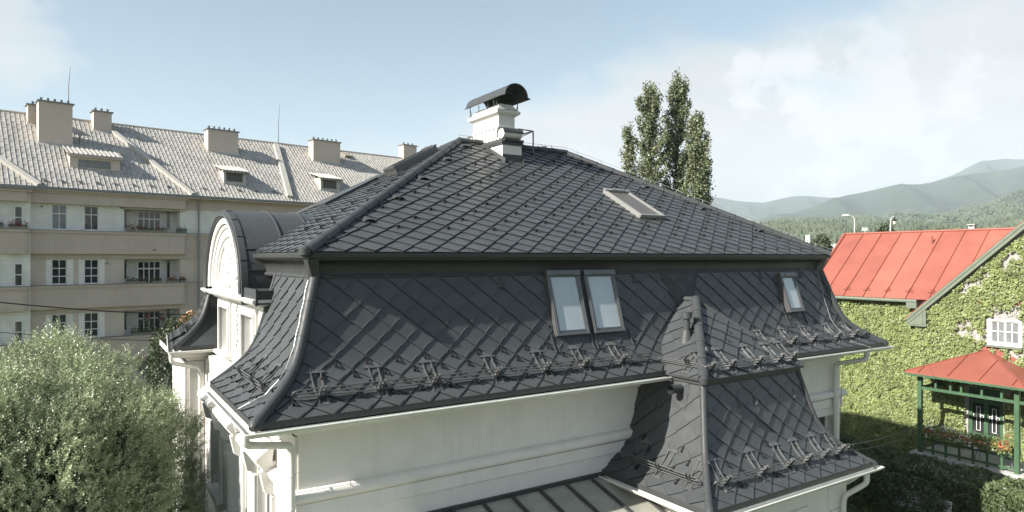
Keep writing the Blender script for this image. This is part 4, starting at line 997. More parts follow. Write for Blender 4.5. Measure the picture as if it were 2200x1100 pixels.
# dormers
def dormer(u0, u1, vt, vb, wu0, wu1, wt, wb, over=.12, long_=False, dark=True):
    m = roof_m((u0+u1)/2, vb); x0, x1 = kk(u0, m), kk(u1, m); Y = yy((x0+x1)/2, m); zt, zb = pz(vt, Y), pz(vb, Y)-.05
    a, c = kk(wu0, m), kk(wu1, m); z0, z1 = pz(wb, Y), pz(wt, Y)
    b = MB(); cells(b, x0, x1, zb, zt, m, m+.15, [(a, c, z0, z1)]); ym = (zt-RZ0)/RS+RY0
    for xx in (x0, x1-.12): b.add([(xx, m+.151, zb), (xx+.12, m+.151, zb), (xx+.12, m+.151, zt), (xx, m+.151, zt), (xx, ym+.5, zt), (xx+.12, ym+.5, zt)], [(0, 3, 4), (1, 5, 2), (0, 1, 2, 3), (2, 3, 4, 5)])
    o = b.build('dormer', M['stucco2'] if long_ else M['oldrib'], apt)
    dz = .80 if long_ else .58; mm = (zt+dz-RZ0)/RS+RY0+.2
    r = MB(); xs = x0-over
    while xs < x1+over-.05:
        xe = min(xs+cw, x1+over); r.add([(xs, m-.22, zt-.02), (xe, m-.22, zt-.02), (xe, mm, zt+dz), (xs, mm, zt+dz), (xs, m-.22, zt-.07), (xe, m-.22, zt-.07)], [(0, 1, 2, 3), (0, 1, 5, 4)], random.gauss(.5, .15)); xs = xe
    r.build('dormer_roof', M['oldroof'], o)
    q = MB(); xs = x0-over
    while xs < x1+over+.01: q.beam((xs, m-.22, zt+.0), (xs, mm, zt+dz+.02), .03, .05); xs += cw
    q.build('dormer_rib', M['oldrib'], o)
    MB().box(x0-over, x1+over, m-.2, m-.001, zt-.17, zt-.075).build('dormer_fascia', M['stucco'] if long_ else M['wood'], o)
    w = window(apt, ((a+c)/2, m+.08, (z0+z1)/2), c-a, z1-z0, 'x', -1, 4 if long_ else 1, (.5,) if long_ else (), .04, .045, .03, fm=M['wood'], gm=M['glass2'] if long_ else M['glassgrey'], sill=False)
    w.parent = o
    return o
dormer(150, 258, 334, 364, 168, 238, 345, 362, long_=True); dormer(481, 529, 367, 398, 486, 522, 369, 391); dormer(689, 731, 383, 411, 693, 723, 385, 406)
m_ = roof_m(745, 335); x_ = kk(745, m_); MB().hexa([P(x_-.3, (m_-RY0)*sl-.3, .0), P(x_+.3, (m_-RY0)*sl-.3, 0), P(x_+.3, (m_-RY0)*sl+.3, 0), P(x_-.3, (m_-RY0)*sl+.3, 0), P(x_-.3, (m_-RY0)*sl-.3, .22), P(x_+.3, (m_-RY0)*sl-.3, .22), P(x_+.3, (m_-RY0)*sl+.3, .1), P(x_-.3, (m_-RY0)*sl+.3, .1)]).build('roof_hatch', M['wood'], apt)
m_ = roof_m(172, 306); x_ = kk(172, m_); MB().tube([(x_, m_, RZ0+(m_-RY0)*RS-.1), (x_, m_, RZ0+(m_-RY0)*RS+.5)], .06, 8).build('vent_pipe', M['zinc'], apt)
for u, va, vb in ((147, 142, 222), (598, 221, 309)):
    x = kk(u, 5.6); Y = yy(x, 5.6); MB().tube([(x, 5.6, 8.8), (x+.01, 5.6, pz((va+vb)/2, Y)), (x+.12, 5.6, pz(va, Y))], [.035, .025, .012], 6).build('lightning_rod', M['zinc'], apt)
for i in range(16):
    u = 95+i*38
    if u > 640: break
    m = roof_m(u, 390+i*1.9); x = kk(u, m); z = RZ0+(m-RY0)*RS
    q = MB(); q.box(x-.16, x+.16, m-.06, m-.03, z+.06, z+.09); q.box(x-.1, x+.1, m-.02, m+.01, z+.12, z+.15); q.box(x-.015, x+.015, m-.04, m+.12, z, z+.17); q.build('snow_stop', M['zinc'], rf)
for u, v in ((89, 443), (86, 566), (229, 565), (328, 536)):
    x = kk(u); m = -.36 if v == 536 else 0; z = pz(v, yy(x, m)); MB().tube([(x, m-.001, z), (x, m-.09, z), (x, m-.12, z-.03)], [.03, .03, .06], 8).build('balcony_lamp', M['white'] if v == 566 else M['zinc'], apt)

# ------------------------------------------------------------------ flower boxes
def flowers(loc, rz, length, label, group, petal, box=M['terra'], leaves=170, h=.22, blooms=26, cat='flower box', dense=1.0, hang=0, wide=.1, name='flower_box'):
    o = empty(name, (loc[0], loc[1], loc[2]+H), rz, label, cat, group)
    MB().hexa([(-length/2, -.07, 0), (length/2, -.07, 0), (length/2, .07, 0), (-length/2, .07, 0), (-length/2-.01, -.09, .14), (length/2+.01, -.09, .14), (length/2+.01, .09, .14), (-length/2-.01, .09, .14)]).build('planter', box, o, dz=0)
    n = int(leaves*dense); C = np.stack([NR.uniform(-length/2-.03, length/2+.03, n), NR.normal(0, wide, n), .14+np.abs(NR.normal(0, h*.5, n))-hang*NR.random(n)], 1)
    D = unit(rnd_dirs(n)+[0, 0, .3]); leafmesh('foliage', C, D, side_of(D), .07, .06, M['leafi' if 'porch' in group else 'leafh'], o, dz=0)
    n = blooms*7; k = NR.integers(0, blooms, n); B = np.stack([NR.uniform(-length/2, length/2, blooms), NR.normal(-.04, wide, blooms), .16+np.abs(NR.normal(0, h*.7, blooms))-hang*NR.random(blooms)], 1)
    C = B[k]+NR.normal(0, .022, (n, 3)); D = rnd_dirs(n); leafmesh('blossom', C, D, side_of(D), .045, .04, petal, o, dz=0)
    return o
def aptw(x, m, z): return (AX+.744*x-.668*m, AY+.668*x+.744*m, z)
gA = 'flower boxes on the apartment balconies'
for x, w, z, m, lab, pt in ((-1.35, .8, 1.58, -.85, 'long box of red geraniums on the upper left balcony', 'flred'), (-2.35, .7, 1.58, -.85, 'dark planter at the far left edge of the upper balcony', 'flred'),
                     (kk(286), .8, 1.58, -.32, 'tall bright red geraniums at the left of the upper loggia', 'flred'), (kk(315), .6, 1.58, -.32, 'leafy box with few blooms in the middle of the upper loggia', 'flred'),
                     (kk(342), .6, 1.58, -.32, 'brown box of green plants at the right of the upper loggia', 'flred'), (kk(386), .55, 1.58, -.36, 'green planter with dark foliage beside the upper loggia', 'planter'),
                     (kk(278), .4, -1.47, -.32, 'dark spiky plant in the left corner of the middle loggia', 'planter'), (kk(301), .5, -1.47, -.32, 'dark green box before the glass door of the middle loggia', 'flred'), (kk(333), .5, -1.47, -.32, 'box of dull red flowers in the middle of the lower rail', 'flred'),
                     (kk(366), .55, -1.47, -.32, 'bright red blooms on the middle balcony near its rounded end', 'flred'), (kk(388), .3, -1.47, -.36, 'small dark pot at the rounded end of the middle balcony', 'flred')):
    flowers(aptw(x, m, z), EA, w, lab, gA, M[pt] if pt != 'planter' else M['leafd'], M['planter'] if 'green planter' in lab else M['wood'], blooms=(34 if 'bright' in lab or 'geran' in lab else 9), h=.32 if 'tall' in lab or 'spiky' in lab else .2, leaves=130)
for u, v, lab in ((316, 690, 'round hanging basket of red flowers left of the lower glass door'), (345, 687, 'hanging basket of red flowers right of the lower glass door'), (362, 690, 'dark trailing hanging basket by the lower loggia corner')):
    x = kk(u, .2); z = pz(v, yy(x, .2)); o = flowers(aptw(x, .2, z), EA, .3, lab, 'hanging baskets in the lower loggia', M['flred'], M['wood'], blooms=20 if 'red' in lab else 4, h=.22, hang=.25, cat='hanging basket', name='hanging_basket', wide=.12)
    MB().tube([(-.12, 0, .14), (0, 0, .55), (.12, 0, .14)], .008, 4).build('hanger', M['zinc'], o, dz=0)
for u, w, lab in ((290, .5, 'leafy dark box at the left of the lowest balcony'), (318, .6, 'box of green plants below the left hanging basket'), (352, .6, 'overgrown box at the right of the lowest balcony'), (374, .5, 'climbing plant box at the corner of the lowest loggia')):
    flowers(aptw(kk(u), -.3, -4.52), EA, w, lab, gA, M['flwhite'], M['wood'], blooms=6, leaves=260, h=.4)

# =================================================================== HOUSE WITH RED ROOF
RX, RY_ = 17.2, 26.1; RA = math.atan2(-.838, .545)
rh = empty('ivy_house', (RX, RY_, 0), RA, 'old house with a bright red sheet metal roof and green bargeboards, its walls under ivy', 'house')
def rw(x, y, z): return (RX+.545*x+.838*y, RY_-.838*x+.545*y, z)
b = MB(); b.box(-5.6, 8, 0, .3, -8.2, -1.72); b.box(-5.6, -5.3, .3, 5.6, -8.2, -1.72); b.box(-5.3, 8, 5.3, 5.6, -8.2, -1.72)
b.add([(-5.6, 0, -1.72), (-5.6, 5.6, -1.72), (-5.6, 2.96, 1.0)], [(0, 1, 2)]); b.build('wall', M['stone'], rh)
gx0, gz0, gs, gap_ = -1.29, -2.41, .935, 3.6
b = MB()
wh = (1.56, 2.48, -3.12, -2.30); dh = (.83, 1.97, -7.3, -4.87)
cells(b, -1.0, 8.2, -8.2, -2.16, -.25, 0, [wh, dh])
cells(b, -1.0+.0, 8.2, -2.16, -2.159, -.25, 0, [])
top = [(-1.0, -2.158), (gap_, gz0+gs*(gap_-gx0)-.12), (8.2, -2.158)]
b.add([(x, y, z) for y in (-.25, .0) for x, z in top], [(0, 1, 2), (3, 4, 5), (0, 1, 4, 3), (1, 2, 5, 4)])
b.build('gable_wall', M['stone'], rh)
# roofs
S = .875; b = MB(); sb = MB(); x = -5.85; i = 0
Pm = lambda x, y, h=0: (x, y-h*.69, -1.64+(y+.30)*S+h*.72)
ridge_y = 2.96
while x < 8:
    xe = min(x+.88, 8); b.add([Pm(x, -.30), Pm(xe, -.30), Pm(xe, ridge_y), Pm(x, ridge_y), (xe, 6.2, -1.7), (x, 6.2, -1.7), Pm(x, -.30, -.04), Pm(xe, -.30, -.04)], [(0, 1, 2, 3), (3, 2, 4, 5), (0, 1, 7, 6)], random.random())
    sb.beam(Pm(x, -.30, .02), Pm(x, ridge_y, .02), .025, .05, (0, -.7, .7)); x += .88
rr = b.build('roof', M['red'], rh); sb.build('standing_seam', M['red'], rr)
b = MB(); b.tube([Pm(-5.88, ridge_y, .02), Pm(8, ridge_y, .02)], .05, 8); b.build('ridge_cap', M['red'], rr)
b = MB(); b.beam(Pm(-5.9, -.34, .0), Pm(-5.9, ridge_y, .0), .10, .16, (0, -.7, .7)); b.build('verge_trim', M['red'], rr)
for i in range(6):
    x = -5.85+.88*(i+1)+0; b = MB(); b.beam(Pm(x-.16, -.0, .06), Pm(x+.16, -.0, .06), .03, .02); b.beam(Pm(x-.10, .08, .06), Pm(x+.10, .08, .06), .03, .02); b.beam(Pm(x, -.08, .05), Pm(x, .14, .05), .02, .06); b.build('snow_stop', M['red'], rr)
b = MB(); b.tube([Pm(-1.62, 2.30, -.05), tuple(Vector(Pm(-1.62, 2.30, 0))+Vector((0, 0, .36)))], .035, 8); b.build('vent_pipe', M['red'], rr)
gut = MB().tube([(-5.9, -.40, -1.72), (-.95, -.40, -1.72)], .07, 8).build('gutter', M['sage'], rh, True)
MB().box(-5.7, -1.0, -.34, -.02, -1.80, -1.73).build('eave_board', M['sage'], rh)
MB().box(-1.35, -.95, -.45, -.26, -2.0, -1.66).build('gutter_box', M['sage'], rh)
# cross gable roof and boards
G = lambda x: gz0+gs*(x-gx0)
b = MB(); b.add([(gx0-.06, -.55, G(gx0-.06)+.05), (gap_, -.55, G(gap_)+.05), (gap_, 3.2, G(gap_)+.05), (gx0-.06, 3.2, G(gx0-.06)+.05), (2*gap_-gx0, -.55, gz0+.05), (2*gap_-gx0, 3.2, gz0+.05),
              (gx0-.06, -.55, G(gx0-.06)+.02), (gap_, -.55, G(gap_)+.02), (2*gap_-gx0, -.55, gz0+.02)], [(0, 1, 2, 3), (1, 4, 5, 2), (0, 1, 7, 6), (1, 4, 8, 7)]); b.build('gable_roof', M['red'], rh)
b = MB()
for (yy0, d0, d1) in ((-.52, .02, -.26), (-.545, .015, -.10)):
    b.hexa([(gx0, yy0, G(gx0)+d1), (gap_, yy0, G(gap_)+d1), (gap_, yy0+.04, G(gap_)+d1), (gx0, yy0+.04, G(gx0)+d1), (gx0, yy0, G(gx0)+d0), (gap_, yy0, G(gap_)+d0), (gap_, yy0+.04, G(gap_)+d0), (gx0, yy0+.04, G(gx0)+d0)])
b.hexa([(gx0, -.48, G(gx0)-.28), (gap_, -.48, G(gap_)-.28), (gap_, -.26, G(gap_)-.28), (gx0, -.26, G(gx0)-.28), (gx0, -.48, G(gx0)-.02), (gap_, -.48, G(gap_)-.02), (gap_, -.26, G(gap_)-.02), (gx0, -.26, G(gx0)-.02)])
b.build('bargeboard', M['sage'], rh)
b = MB(); v = [(gx0+.0, -.5, G(gx0)-.30), (gx0+.72, -.5, G(gx0)-.30), (gx0+.72, -.5, G(gx0+.72)-.26), (gx0, -.5, G(gx0)-.1)]
b.add(v+[(x, -.255, z) for x, y, z in v], [(0, 1, 2, 3), (4, 5, 6, 7), (0, 1, 5, 4), (1, 2, 6, 5), (2, 3, 7, 6), (3, 0, 4, 7)]); b.beam((gx0+.12, -.51, G(gx0)-.22), (gx0+.6, -.51, G(gx0)-.22), .02, .02); b.beam((gx0+.6, -.51, G(gx0)-.22), (gx0+.6, -.51, G(gx0)+.22), .02, .02)
b.build('eave_bracket', M['sage'], rh)
window(rh, (2.02, -.16, -2.71), .92, .82, 'x', -1, 2, (), .06, .05, .07, sill=False, name='window', fm=M['gutter'], gm=M['glass2'])
b = MB()
for x in (1.80, 2.24): b.box(x-.012, x+.012, -.215, -.175, -3.08, -2.34)
b.box(1.6, 2.44, -.214, -.178, -2.70, -2.675); b.build('glazing_bar', M['white'], rh)
b = MB(); cells(b, 1.48, 2.56, -3.2, -2.24, -.28, -.252, [(1.562, 2.478, -3.12, -2.30)]); b.build('window_surround', M['white'], rh)
MB().box(1.44, 2.6, -.40, -.255, -3.27, -3.205).build('window_sill', M['sage'], rh)
x_, z_ = -.2, 1.7; b = MB().box(-.50, -.28, 3.0, 3.22, 1.0, 1.36).box(-.54, -.24, 2.96, 3.26, 1.44, 1.47)
for a in (-.50, -.30): b.box(a, a+.02, 3.0, 3.22, 1.361, 1.44)
b.build('chimney', M['concrete'], rh)
# porch
pz0, pe, pa_ = -7.3, -4.27, -3.42
PX0, PX1, PYo = -.05, 3.05, -2.05
b = MB(); ap = (1.48, -.26, pa_); e0 = (-.42, -2.42, pe); e1 = (3.42, -2.42, pe); w0 = (-.42, -.26, pe); w1 = (3.42, -.26, pe)
b.add([e0, e1, ap, w0, w1]+[tuple(Vector(p)-Vector((0, 0, .05))) for p in (e0, e1, w0, w1)], [(0, 1, 2), (0, 3, 2), (1, 4, 2), (0, 1, 6, 5), (0, 3, 7, 5), (1, 4, 8, 6)]); pr = b.build('porch_roof', M['red'], rh)
b = MB()
for t in (.12, .38, .64, .9): p = Vector(e0).lerp(Vector(e1), t); k = .99*(t/.5 if t < .5 else (1-t)/.5); q = Vector((p.x, p.y+(ap[1]-p.y)*k, pe+(pa_-pe)*k)); b.beam(p+Vector((0, 0, .02)), q+Vector((0, 0, .02)), .02, .035)
for c in (e0, e1): b.beam(Vector(c)+Vector((0, 0, .01)), Vector(ap)+Vector((0, 0, .01)), .05, .05)
b.build('standing_seam', M['red'], pr)
b = MB(); p0 = Vector((-.42, -.29, pe+.0)); b.beam(p0+Vector((.5, 0, .3)), Vector(ap)+Vector((0, -.02, .10)), .02, .2); b.beam(Vector((3.42-.5, -.29, pe+.3)), Vector(ap)+Vector((0, -.02, .10)), .02, .2); b.build('flashing', M['red'], pr)
b = MB(); b.beam((-.44, -2.40, pe-.09), (3.44, -2.40, pe-.09), .07, .08); b.beam((-.42, -2.4, pe-.09), (-.42, -.26, pe-.09), .06, .08)
for x in (-.05, .62, 1.15, 1.8, 2.4, 3.05): b.beam((x, -2.44, pe-.10), (x, -1.2, pe+.0), .07, .09)
b.build('rafter', M['green'], rh)
for x in (PX0, PX1, 6.1): MB().box(x-.07, x+.07, PYo-.07, PYo+.07, pz0-.25, pe-.14).build('porch_post', M['green'], rh)
b = MB(); b.box(PX0+.071, PX1-.071, PYo-.05, PYo+.05, -4.92, -4.82); b.box(PX1+.071, 6.03, PYo-.05, PYo+.05, -4.92, -4.82)
b.box(PX0-.04, PX0+.04, PYo+.071, -.26, -4.92, -4.82)
for x in (.5, 1.0, 1.35, 2.0, 2.6): b.box(x-.035, x+.035, PYo-.035, PYo+.035, -4.819, pe-.13)
b.build('porch_beam', M['green'], rh)
b = MB(); b.box(PX0+.071, PX1-.071, PYo-.045, PYo+.045, -6.56, -6.48); b.box(PX0+.071, PX1-.071, PYo-.03, PYo+.03, -6.80, -6.74); b.box(PX0+.071, PX1-.071, PYo-.03, PYo+.03, -7.2, -7.13)
b.box(PX0-.03, PX0+.03, PYo+.071, -.26, -6.56, -6.48); b.box(PX0-.03, PX0+.03, PYo+.071, -.26, -7.2, -7.13)
for i in range(1, 7): x = PX0+3.1*i/7; b.box(x-.035, x+.035, PYo-.031, PYo+.031, -7.3, -6.561)
b.build('porch_railing', M['green'], rh)
b = MB(); b.box(-.3, 6.4, -2.3, -.26, -8.2, -7.3); b.build('porch_floor', M['concrete'], rh)
do = MB(); cells(do, .83, 1.97, -7.29, -4.87, -.20, -.13, [(.95, 1.33, -6.6, -5.45), (1.47, 1.85, -6.6, -5.45), (.95, 1.33, -5.33, -5.0), (1.47, 1.85, -5.33, -5.0), (.95, 1.33, -7.1, -6.75), (1.47, 1.85, -7.1, -6.75)])
door = do.build('door', M['green'], rh); MB().box(.9, 1.9, -.16, -.15, -7.2, -4.95).build('pane', M['glass'], door)
b = MB()
for x in (1.14, 1.66):
    cells(b, x-.07, x+.07, -6.5, -5.6, -.175, -.162, [(x-.055, x+.055, -6.485, -5.615)])
    cells(b, x-.17, x-.07, -6.0, -5.9, -.175, -.162, [(x-.155, x-.085, -5.985, -5.915)]); cells(b, x+.07, x+.17, -6.0, -5.9, -.175, -.162, [(x+.085, x+.155, -5.985, -5.915)])
b.build('door_grille', M['white'], door)
for i, (x, L, lab, bl) in enumerate(((.42, .55, 'terracotta box of white flowers next to the left porch post', 'flwhite'), (1.0, .55, 'box spilling white blooms over the porch rail, second from the left', 'flwhite'), (1.6, .6, 'flower box with one red and many white blooms in front of the green door', 'flwhite'), (2.15, .55, 'thin leafy flower box right of the green door', 'flwhite'), (2.68, .5, 'terracotta box with bright red bloom next to the right porch post', 'flred'))):
    flowers(rw(x, PYo-.16, -6.50), RA, L, lab, 'flower boxes along the porch rail', M[bl], M['terra'], leaves=620, h=.24, blooms=44 if i < 3 else 16, hang=.34, wide=.11)

# ------------------------------------------------------------------ ivy
def wallivy(name, label, x0, x1, y, z0, z1, n, keep, size=.082, m='leafi', thick=.10, group=None):
    xs = NR.uniform(x0, x1, n*3); zs = NR.uniform(z0, z1, n*3)
    k = np.array([keep(a, c) for a, c in zip(xs, zs)]) > NR.random(n*3); xs = xs[k][:n]; zs = zs[k][:n]; q = len(xs)
    cl = np.array([noise.noise(Vector((a*2.3, c*2.3, 3.3)))+.5*noise.noise(Vector((a*6, c*6, 1.3))) for a, c in zip(xs, zs)])
    ys = y-.02-np.abs(cl)*.16-NR.random(q)*thick
    C = np.stack([RX+.545*xs+.838*ys, RY_-.838*xs+.545*ys, zs], 1)
    D = unit(np.stack([NR.normal(0, .35, q)-.30*.838, NR.normal(0, .35, q)-.30*.545, -1+NR.random(q)*.5], 1)); S_ = unit(np.stack([.545+NR.normal(0, .3, q), -.838+NR.normal(0, .3, q), NR.normal(0, .3, q)], 1)); S_ = unit(S_-D*np.sum(S_*D, 1)[:, None])
    o = leafmesh(name, C, D, S_, size*NR.uniform(.7, 1.25, q), size*NR.uniform(.75, 1.15, q), M[m], tint=np.clip(.5+cl*.45+NR.normal(0, .18, q), 0, 1)); return tag(o, label, 'ivy', group)
wallivy('ivy', 'dense yellow green ivy covering the long wall below the red roof gutter', -5.7, -1.0, -.02, -8.15, -1.85, 46000, lambda x, z: 1 if z < -2.05+.12*noise.noise(Vector((x*3, z, 0))) else .35)
def gmask(x, z):
    nz = noise.noise(Vector((x*1.1, z*1.3, 5.1)))*.6+noise.noise(Vector((x*3.1, z*3.6, 2))) *.42
    if 1.42 < x < 2.62 and -3.3 < z < -2.18: return 0
    if z > G(x)-.38: return 0
    v = .12
    v = max(v, .95-1.0*max(0, x+.1)-.10*max(0, z+2.6)*2)                              # thick on the left
    v = max(v, .75-1.3*abs(z-(-2.05+.42*x)) if x > -.3 else -1)                        # arm reaching up to the right
    v = max(v, .50-1.8*abs(z-(-.35+.75*(x-2.3))) if x > 1.7 else -1)
    v = max(v, .35-1.4*abs(z+3.65+.1*x))                                               # trails above the porch
    if z < -4.3: v = max(v, .6-1.2*abs(x+.1)-.1)
    if .75 < x < 2.05 and z < -4.8: return 0
    return 1 if v+nz*1.1 > -.06 else (.2 if v+nz*1.1 > -.2 else 0)
wallivy('ivy', 'ragged ivy spreading over the pale gable wall around the small window', -1.0, 4.6, -.27, -8.1, 2.4, 30000, gmask, thick=.08)
b = MB()
for i in range(240):
    x = random.uniform(-.8, 4.2); z = random.uniform(-4.2, -.5); 
    if z > G(x)-.4 or (1.42 < x < 2.62 and -3.3 < z < -2.2): continue
    pts = [(x, -.26, z)]
    for k in range(6): x += random.gauss(.06, .07); z += random.gauss(.03, .09); pts.append((x, -.262, z))
    if any(p[2] > G(p[0])-.3 or (1.4 < p[0] < 2.64 and -3.3 < p[2] < -2.2) for p in pts): continue
    b.tube(pts, .006, 4)
tag(b.build('ivy_stem', M['bark'], rh), kind='stuff')

# =================================================================== GARDEN
def leafbox(name, label, cat, fn, n, m, size=.09, parent=None, group=None, up_=.2, kind=None):
    C, N_ = fn(n); D = unit(rnd_dirs(n)*.7+N_*.5+np.array([0, 0, up_])); S_ = side_of(D)
    o = leafmesh(name, C, D, S_, size*NR.uniform(.7, 1.3, n), size*.62*NR.uniform(.7, 1.3, n), M[m], parent)
    if parent is None: tag(o, label, cat, group, kind)
    return o
def blob(c, r, rough=.2, p=2.0, shell=.35, fq=2.2, seed=0):
    def fn(n):
        d = rnd_dirs(n); nz = np.array([noise.noise(Vector(v*fq)+Vector((seed, 0, 0)))+.5*noise.noise(Vector(v*fq*2.7)+Vector((0, seed, 0))) for v in d])
        rad = (np.sum(np.abs(d)**p, 1))**(-1/p); k = rad*(1+rough*nz)*(1-shell*NR.random(n)**2)
        return np.array(c)+d*k[:, None]*np.array(r), unit(d/np.array(r))
    return fn
def plant(name, label, cat, c, r, n, m, size=.09, group=None, trunk=.05, **kw):
    """c is the crown centre relative to the camera height; stands on the ground"""
    o = empty(name, (c[0], c[1], 0), 0, label, cat, group)
    leafbox('crown', None, None, lambda q: (lambda cc, nn: (cc-np.array([c[0], c[1], 0]), nn))(*blob(c, r, **kw)(q)), n, m, size, parent=o)
    MB().tube([(0, 0, -8.2), (0, 0, (c[2]-8.2)/2), (.02, 0, c[2])], [trunk, trunk*.8, trunk*.4], 6).build('trunk', M['bark'], o)
    return o
def hedgebox(x0, x1, y0, y1, z0, z1, seed=0):
    def fn(n):
        a = NR.uniform(x0, x1, n); f = NR.random(n); t = NR.random(n)
        top = f < .55; y = np.where(top, NR.uniform(y0, y1, n), y0); z = np.where(top, z1, NR.uniform(z0, z1, n))
        nz = np.array([noise.noise(Vector((p*1.3, q*1.3, r_*1.3+seed)))+.5*noise.noise(Vector((p*4, q*4, r_*4))) for p, q, r_ in zip(a, y, z)])
        y = y-np.where(top, 0, nz*.16+.1); z = z+np.where(top, nz*.18, 0)-.10*NR.random(n)
        C = np.stack([RX+.545*a+.838*y, RY_-.838*a+.545*y, z], 1); N_ = np.where(top[:, None], np.array([0, 0, 1.]), np.array([-.838, -.545, .2]))
        return C, N_
    return fn
o = leafbox('hedge', 'dark green vine covered hedge in front of the porch', 'hedge', hedgebox(-1.4, 8.5, -5.6, -3.7, -8.1, -6.95, 2), 22000, 'leafh', .13)
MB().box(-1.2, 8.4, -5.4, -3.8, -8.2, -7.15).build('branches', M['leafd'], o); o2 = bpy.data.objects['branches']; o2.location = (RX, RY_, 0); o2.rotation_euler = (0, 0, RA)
# (the inner mass is a child of the hedge, which has no transform of its own)
for i, (x, y, rx, rz, m, lab) in enumerate(((-2.3, -4.4, .8, .75, 'leafd', 'dark rounded shrub at the left end of the hedge'), (-1.6, -6.6, 1.0, .95, 'leafd', 'dark spreading shrub nearest the tower corner'), (.2, -6.7, .9, .8, 'leafh', 'mid green shrub in front of the hedge'), (1.9, -7.0, .9, .7, 'leafd', 'low dark shrub beside the red leaved bush'), (-3.0, -2.6, .9, .5, 'leafh', 'low sunlit shrub at the foot of the ivy wall'), (-4.4, -2.2, 1.0, .45, 'leafh', 'low shrub at the foot of the ivy wall near the villa'))):
    p = rw(x, y, 0); plant('shrub', lab, 'shrub', (p[0], p[1], -8.2+rz), (rx, rx, rz), 4200, m, .10, 'garden shrubs beside the ivy house', seed=i*3.1, rough=.3)
p = rw(1.95, -6.15, 0); plant('red_leaved_shrub', 'small dark red leaved bush behind the wooden bench', 'shrub', (p[0], p[1], -7.75), (.32, .32, .35), 1500, 'flred', .06, seed=2)
p = rw(2.2, -6.5, -8.2); bench = empty('garden_bench', (p[0], p[1], 0), RA, 'weathered wooden slatted bench in the shade below the hedge', 'bench')
b = MB()
for k in range(3): b.box(-.75, .75, -.05+.03*k, -.02+.03*k, -7.72+.11*k, -7.63+.11*k)
b.build('backrest', M['concrete'], bench); b = MB()
for k in range(4): b.box(-.75, .75, -.50+.11*k, -.42+.11*k, -7.80, -7.77)
b.build('seat', M['concrete'], bench)
for a in (-.65, .6):
    for y in (-.45, -.07): MB().box(a, a+.05, y, y+.04, -8.2, -7.801 if y < -.1 else -7.5).build('leg', M['wood'], bench)
# garden table and chair on the porch
p = rw(1.7, -1.4, 0); t_ = empty('garden_table', (p[0], p[1], 0), RA, 'small round white table on the porch behind the railing', 'table')
MB().cone((0, 0), .34, .34, -6.66, -6.63, 20).build('tabletop', M['white'], t_)
for a in range(3): MB().beam((.05*math.cos(a*2.1), .05*math.sin(a*2.1), -6.67), (.25*math.cos(a*2.1), .25*math.sin(a*2.1), -7.3), .025, .025).build('leg', M['zinc'], t_)
p = rw(2.5, -1.5, 0); t_ = empty('garden_chair', (p[0], p[1], 0), RA+.4, 'dark metal chair beside the porch table', 'chair')
MB().box(-.2, .2, -.2, .2, -6.88, -6.85).build('seat', M['zinc'], t_); b = MB(); b.tube([(-.19, .19, -6.85), (-.19, .24, -6.5), (0, .25, -6.42), (.19, .24, -6.5), (.19, .19, -6.85)], .012, 6); b.build('backrest', M['zinc'], t_)
for a, c in ((-.18, -.18), (.18, -.18), (-.18, .18), (.18, .18)): MB().box(a-.01, a+.01, c-.01, c+.01, -7.3, -6.881).build('leg', M['zinc'], t_)

# cables
def cable(pts, r, label, sag=.3, n=24):
    a, c = Vector(pts[0]), Vector(pts[1]); P_ = [a.lerp(c, i/n)-Vector((0, 0, sag*4*(i/n)*(1-i/n))) for i in range(n+1)]
    return tag(MB().tube(P_, r, 6).build('cable', M['cable'], None, True), label, 'cable')
def W(u, v, Y): return (px(u)*Y, Y, pz(v, Y))
cable((W(-160, 632, 16), W(412, 676, 24)), .02, 'thick black cable hanging across the front of the apartment block', .10)
cable((W(-160, 700, 17), W(420, 733, 25)), .010, 'thin black wire below the thick one, at the lowest apartment balcony', .10)
cable((W(1832, 955, 13.8), W(1986, 903, 24.9)), .016, 'upper cable from the tower roof corner to the porch post', .12)
cable((W(1830, 968, 13.8), W(1986, 915, 24.9)), .010, 'lower, thinner cable from the tower roof corner to the porch post', .16)
cable((W(1836, 727, 17.4), W(1978, 733, 27)), .005, 'thin wire from the main roof corner to the ivy covered wall', .03)

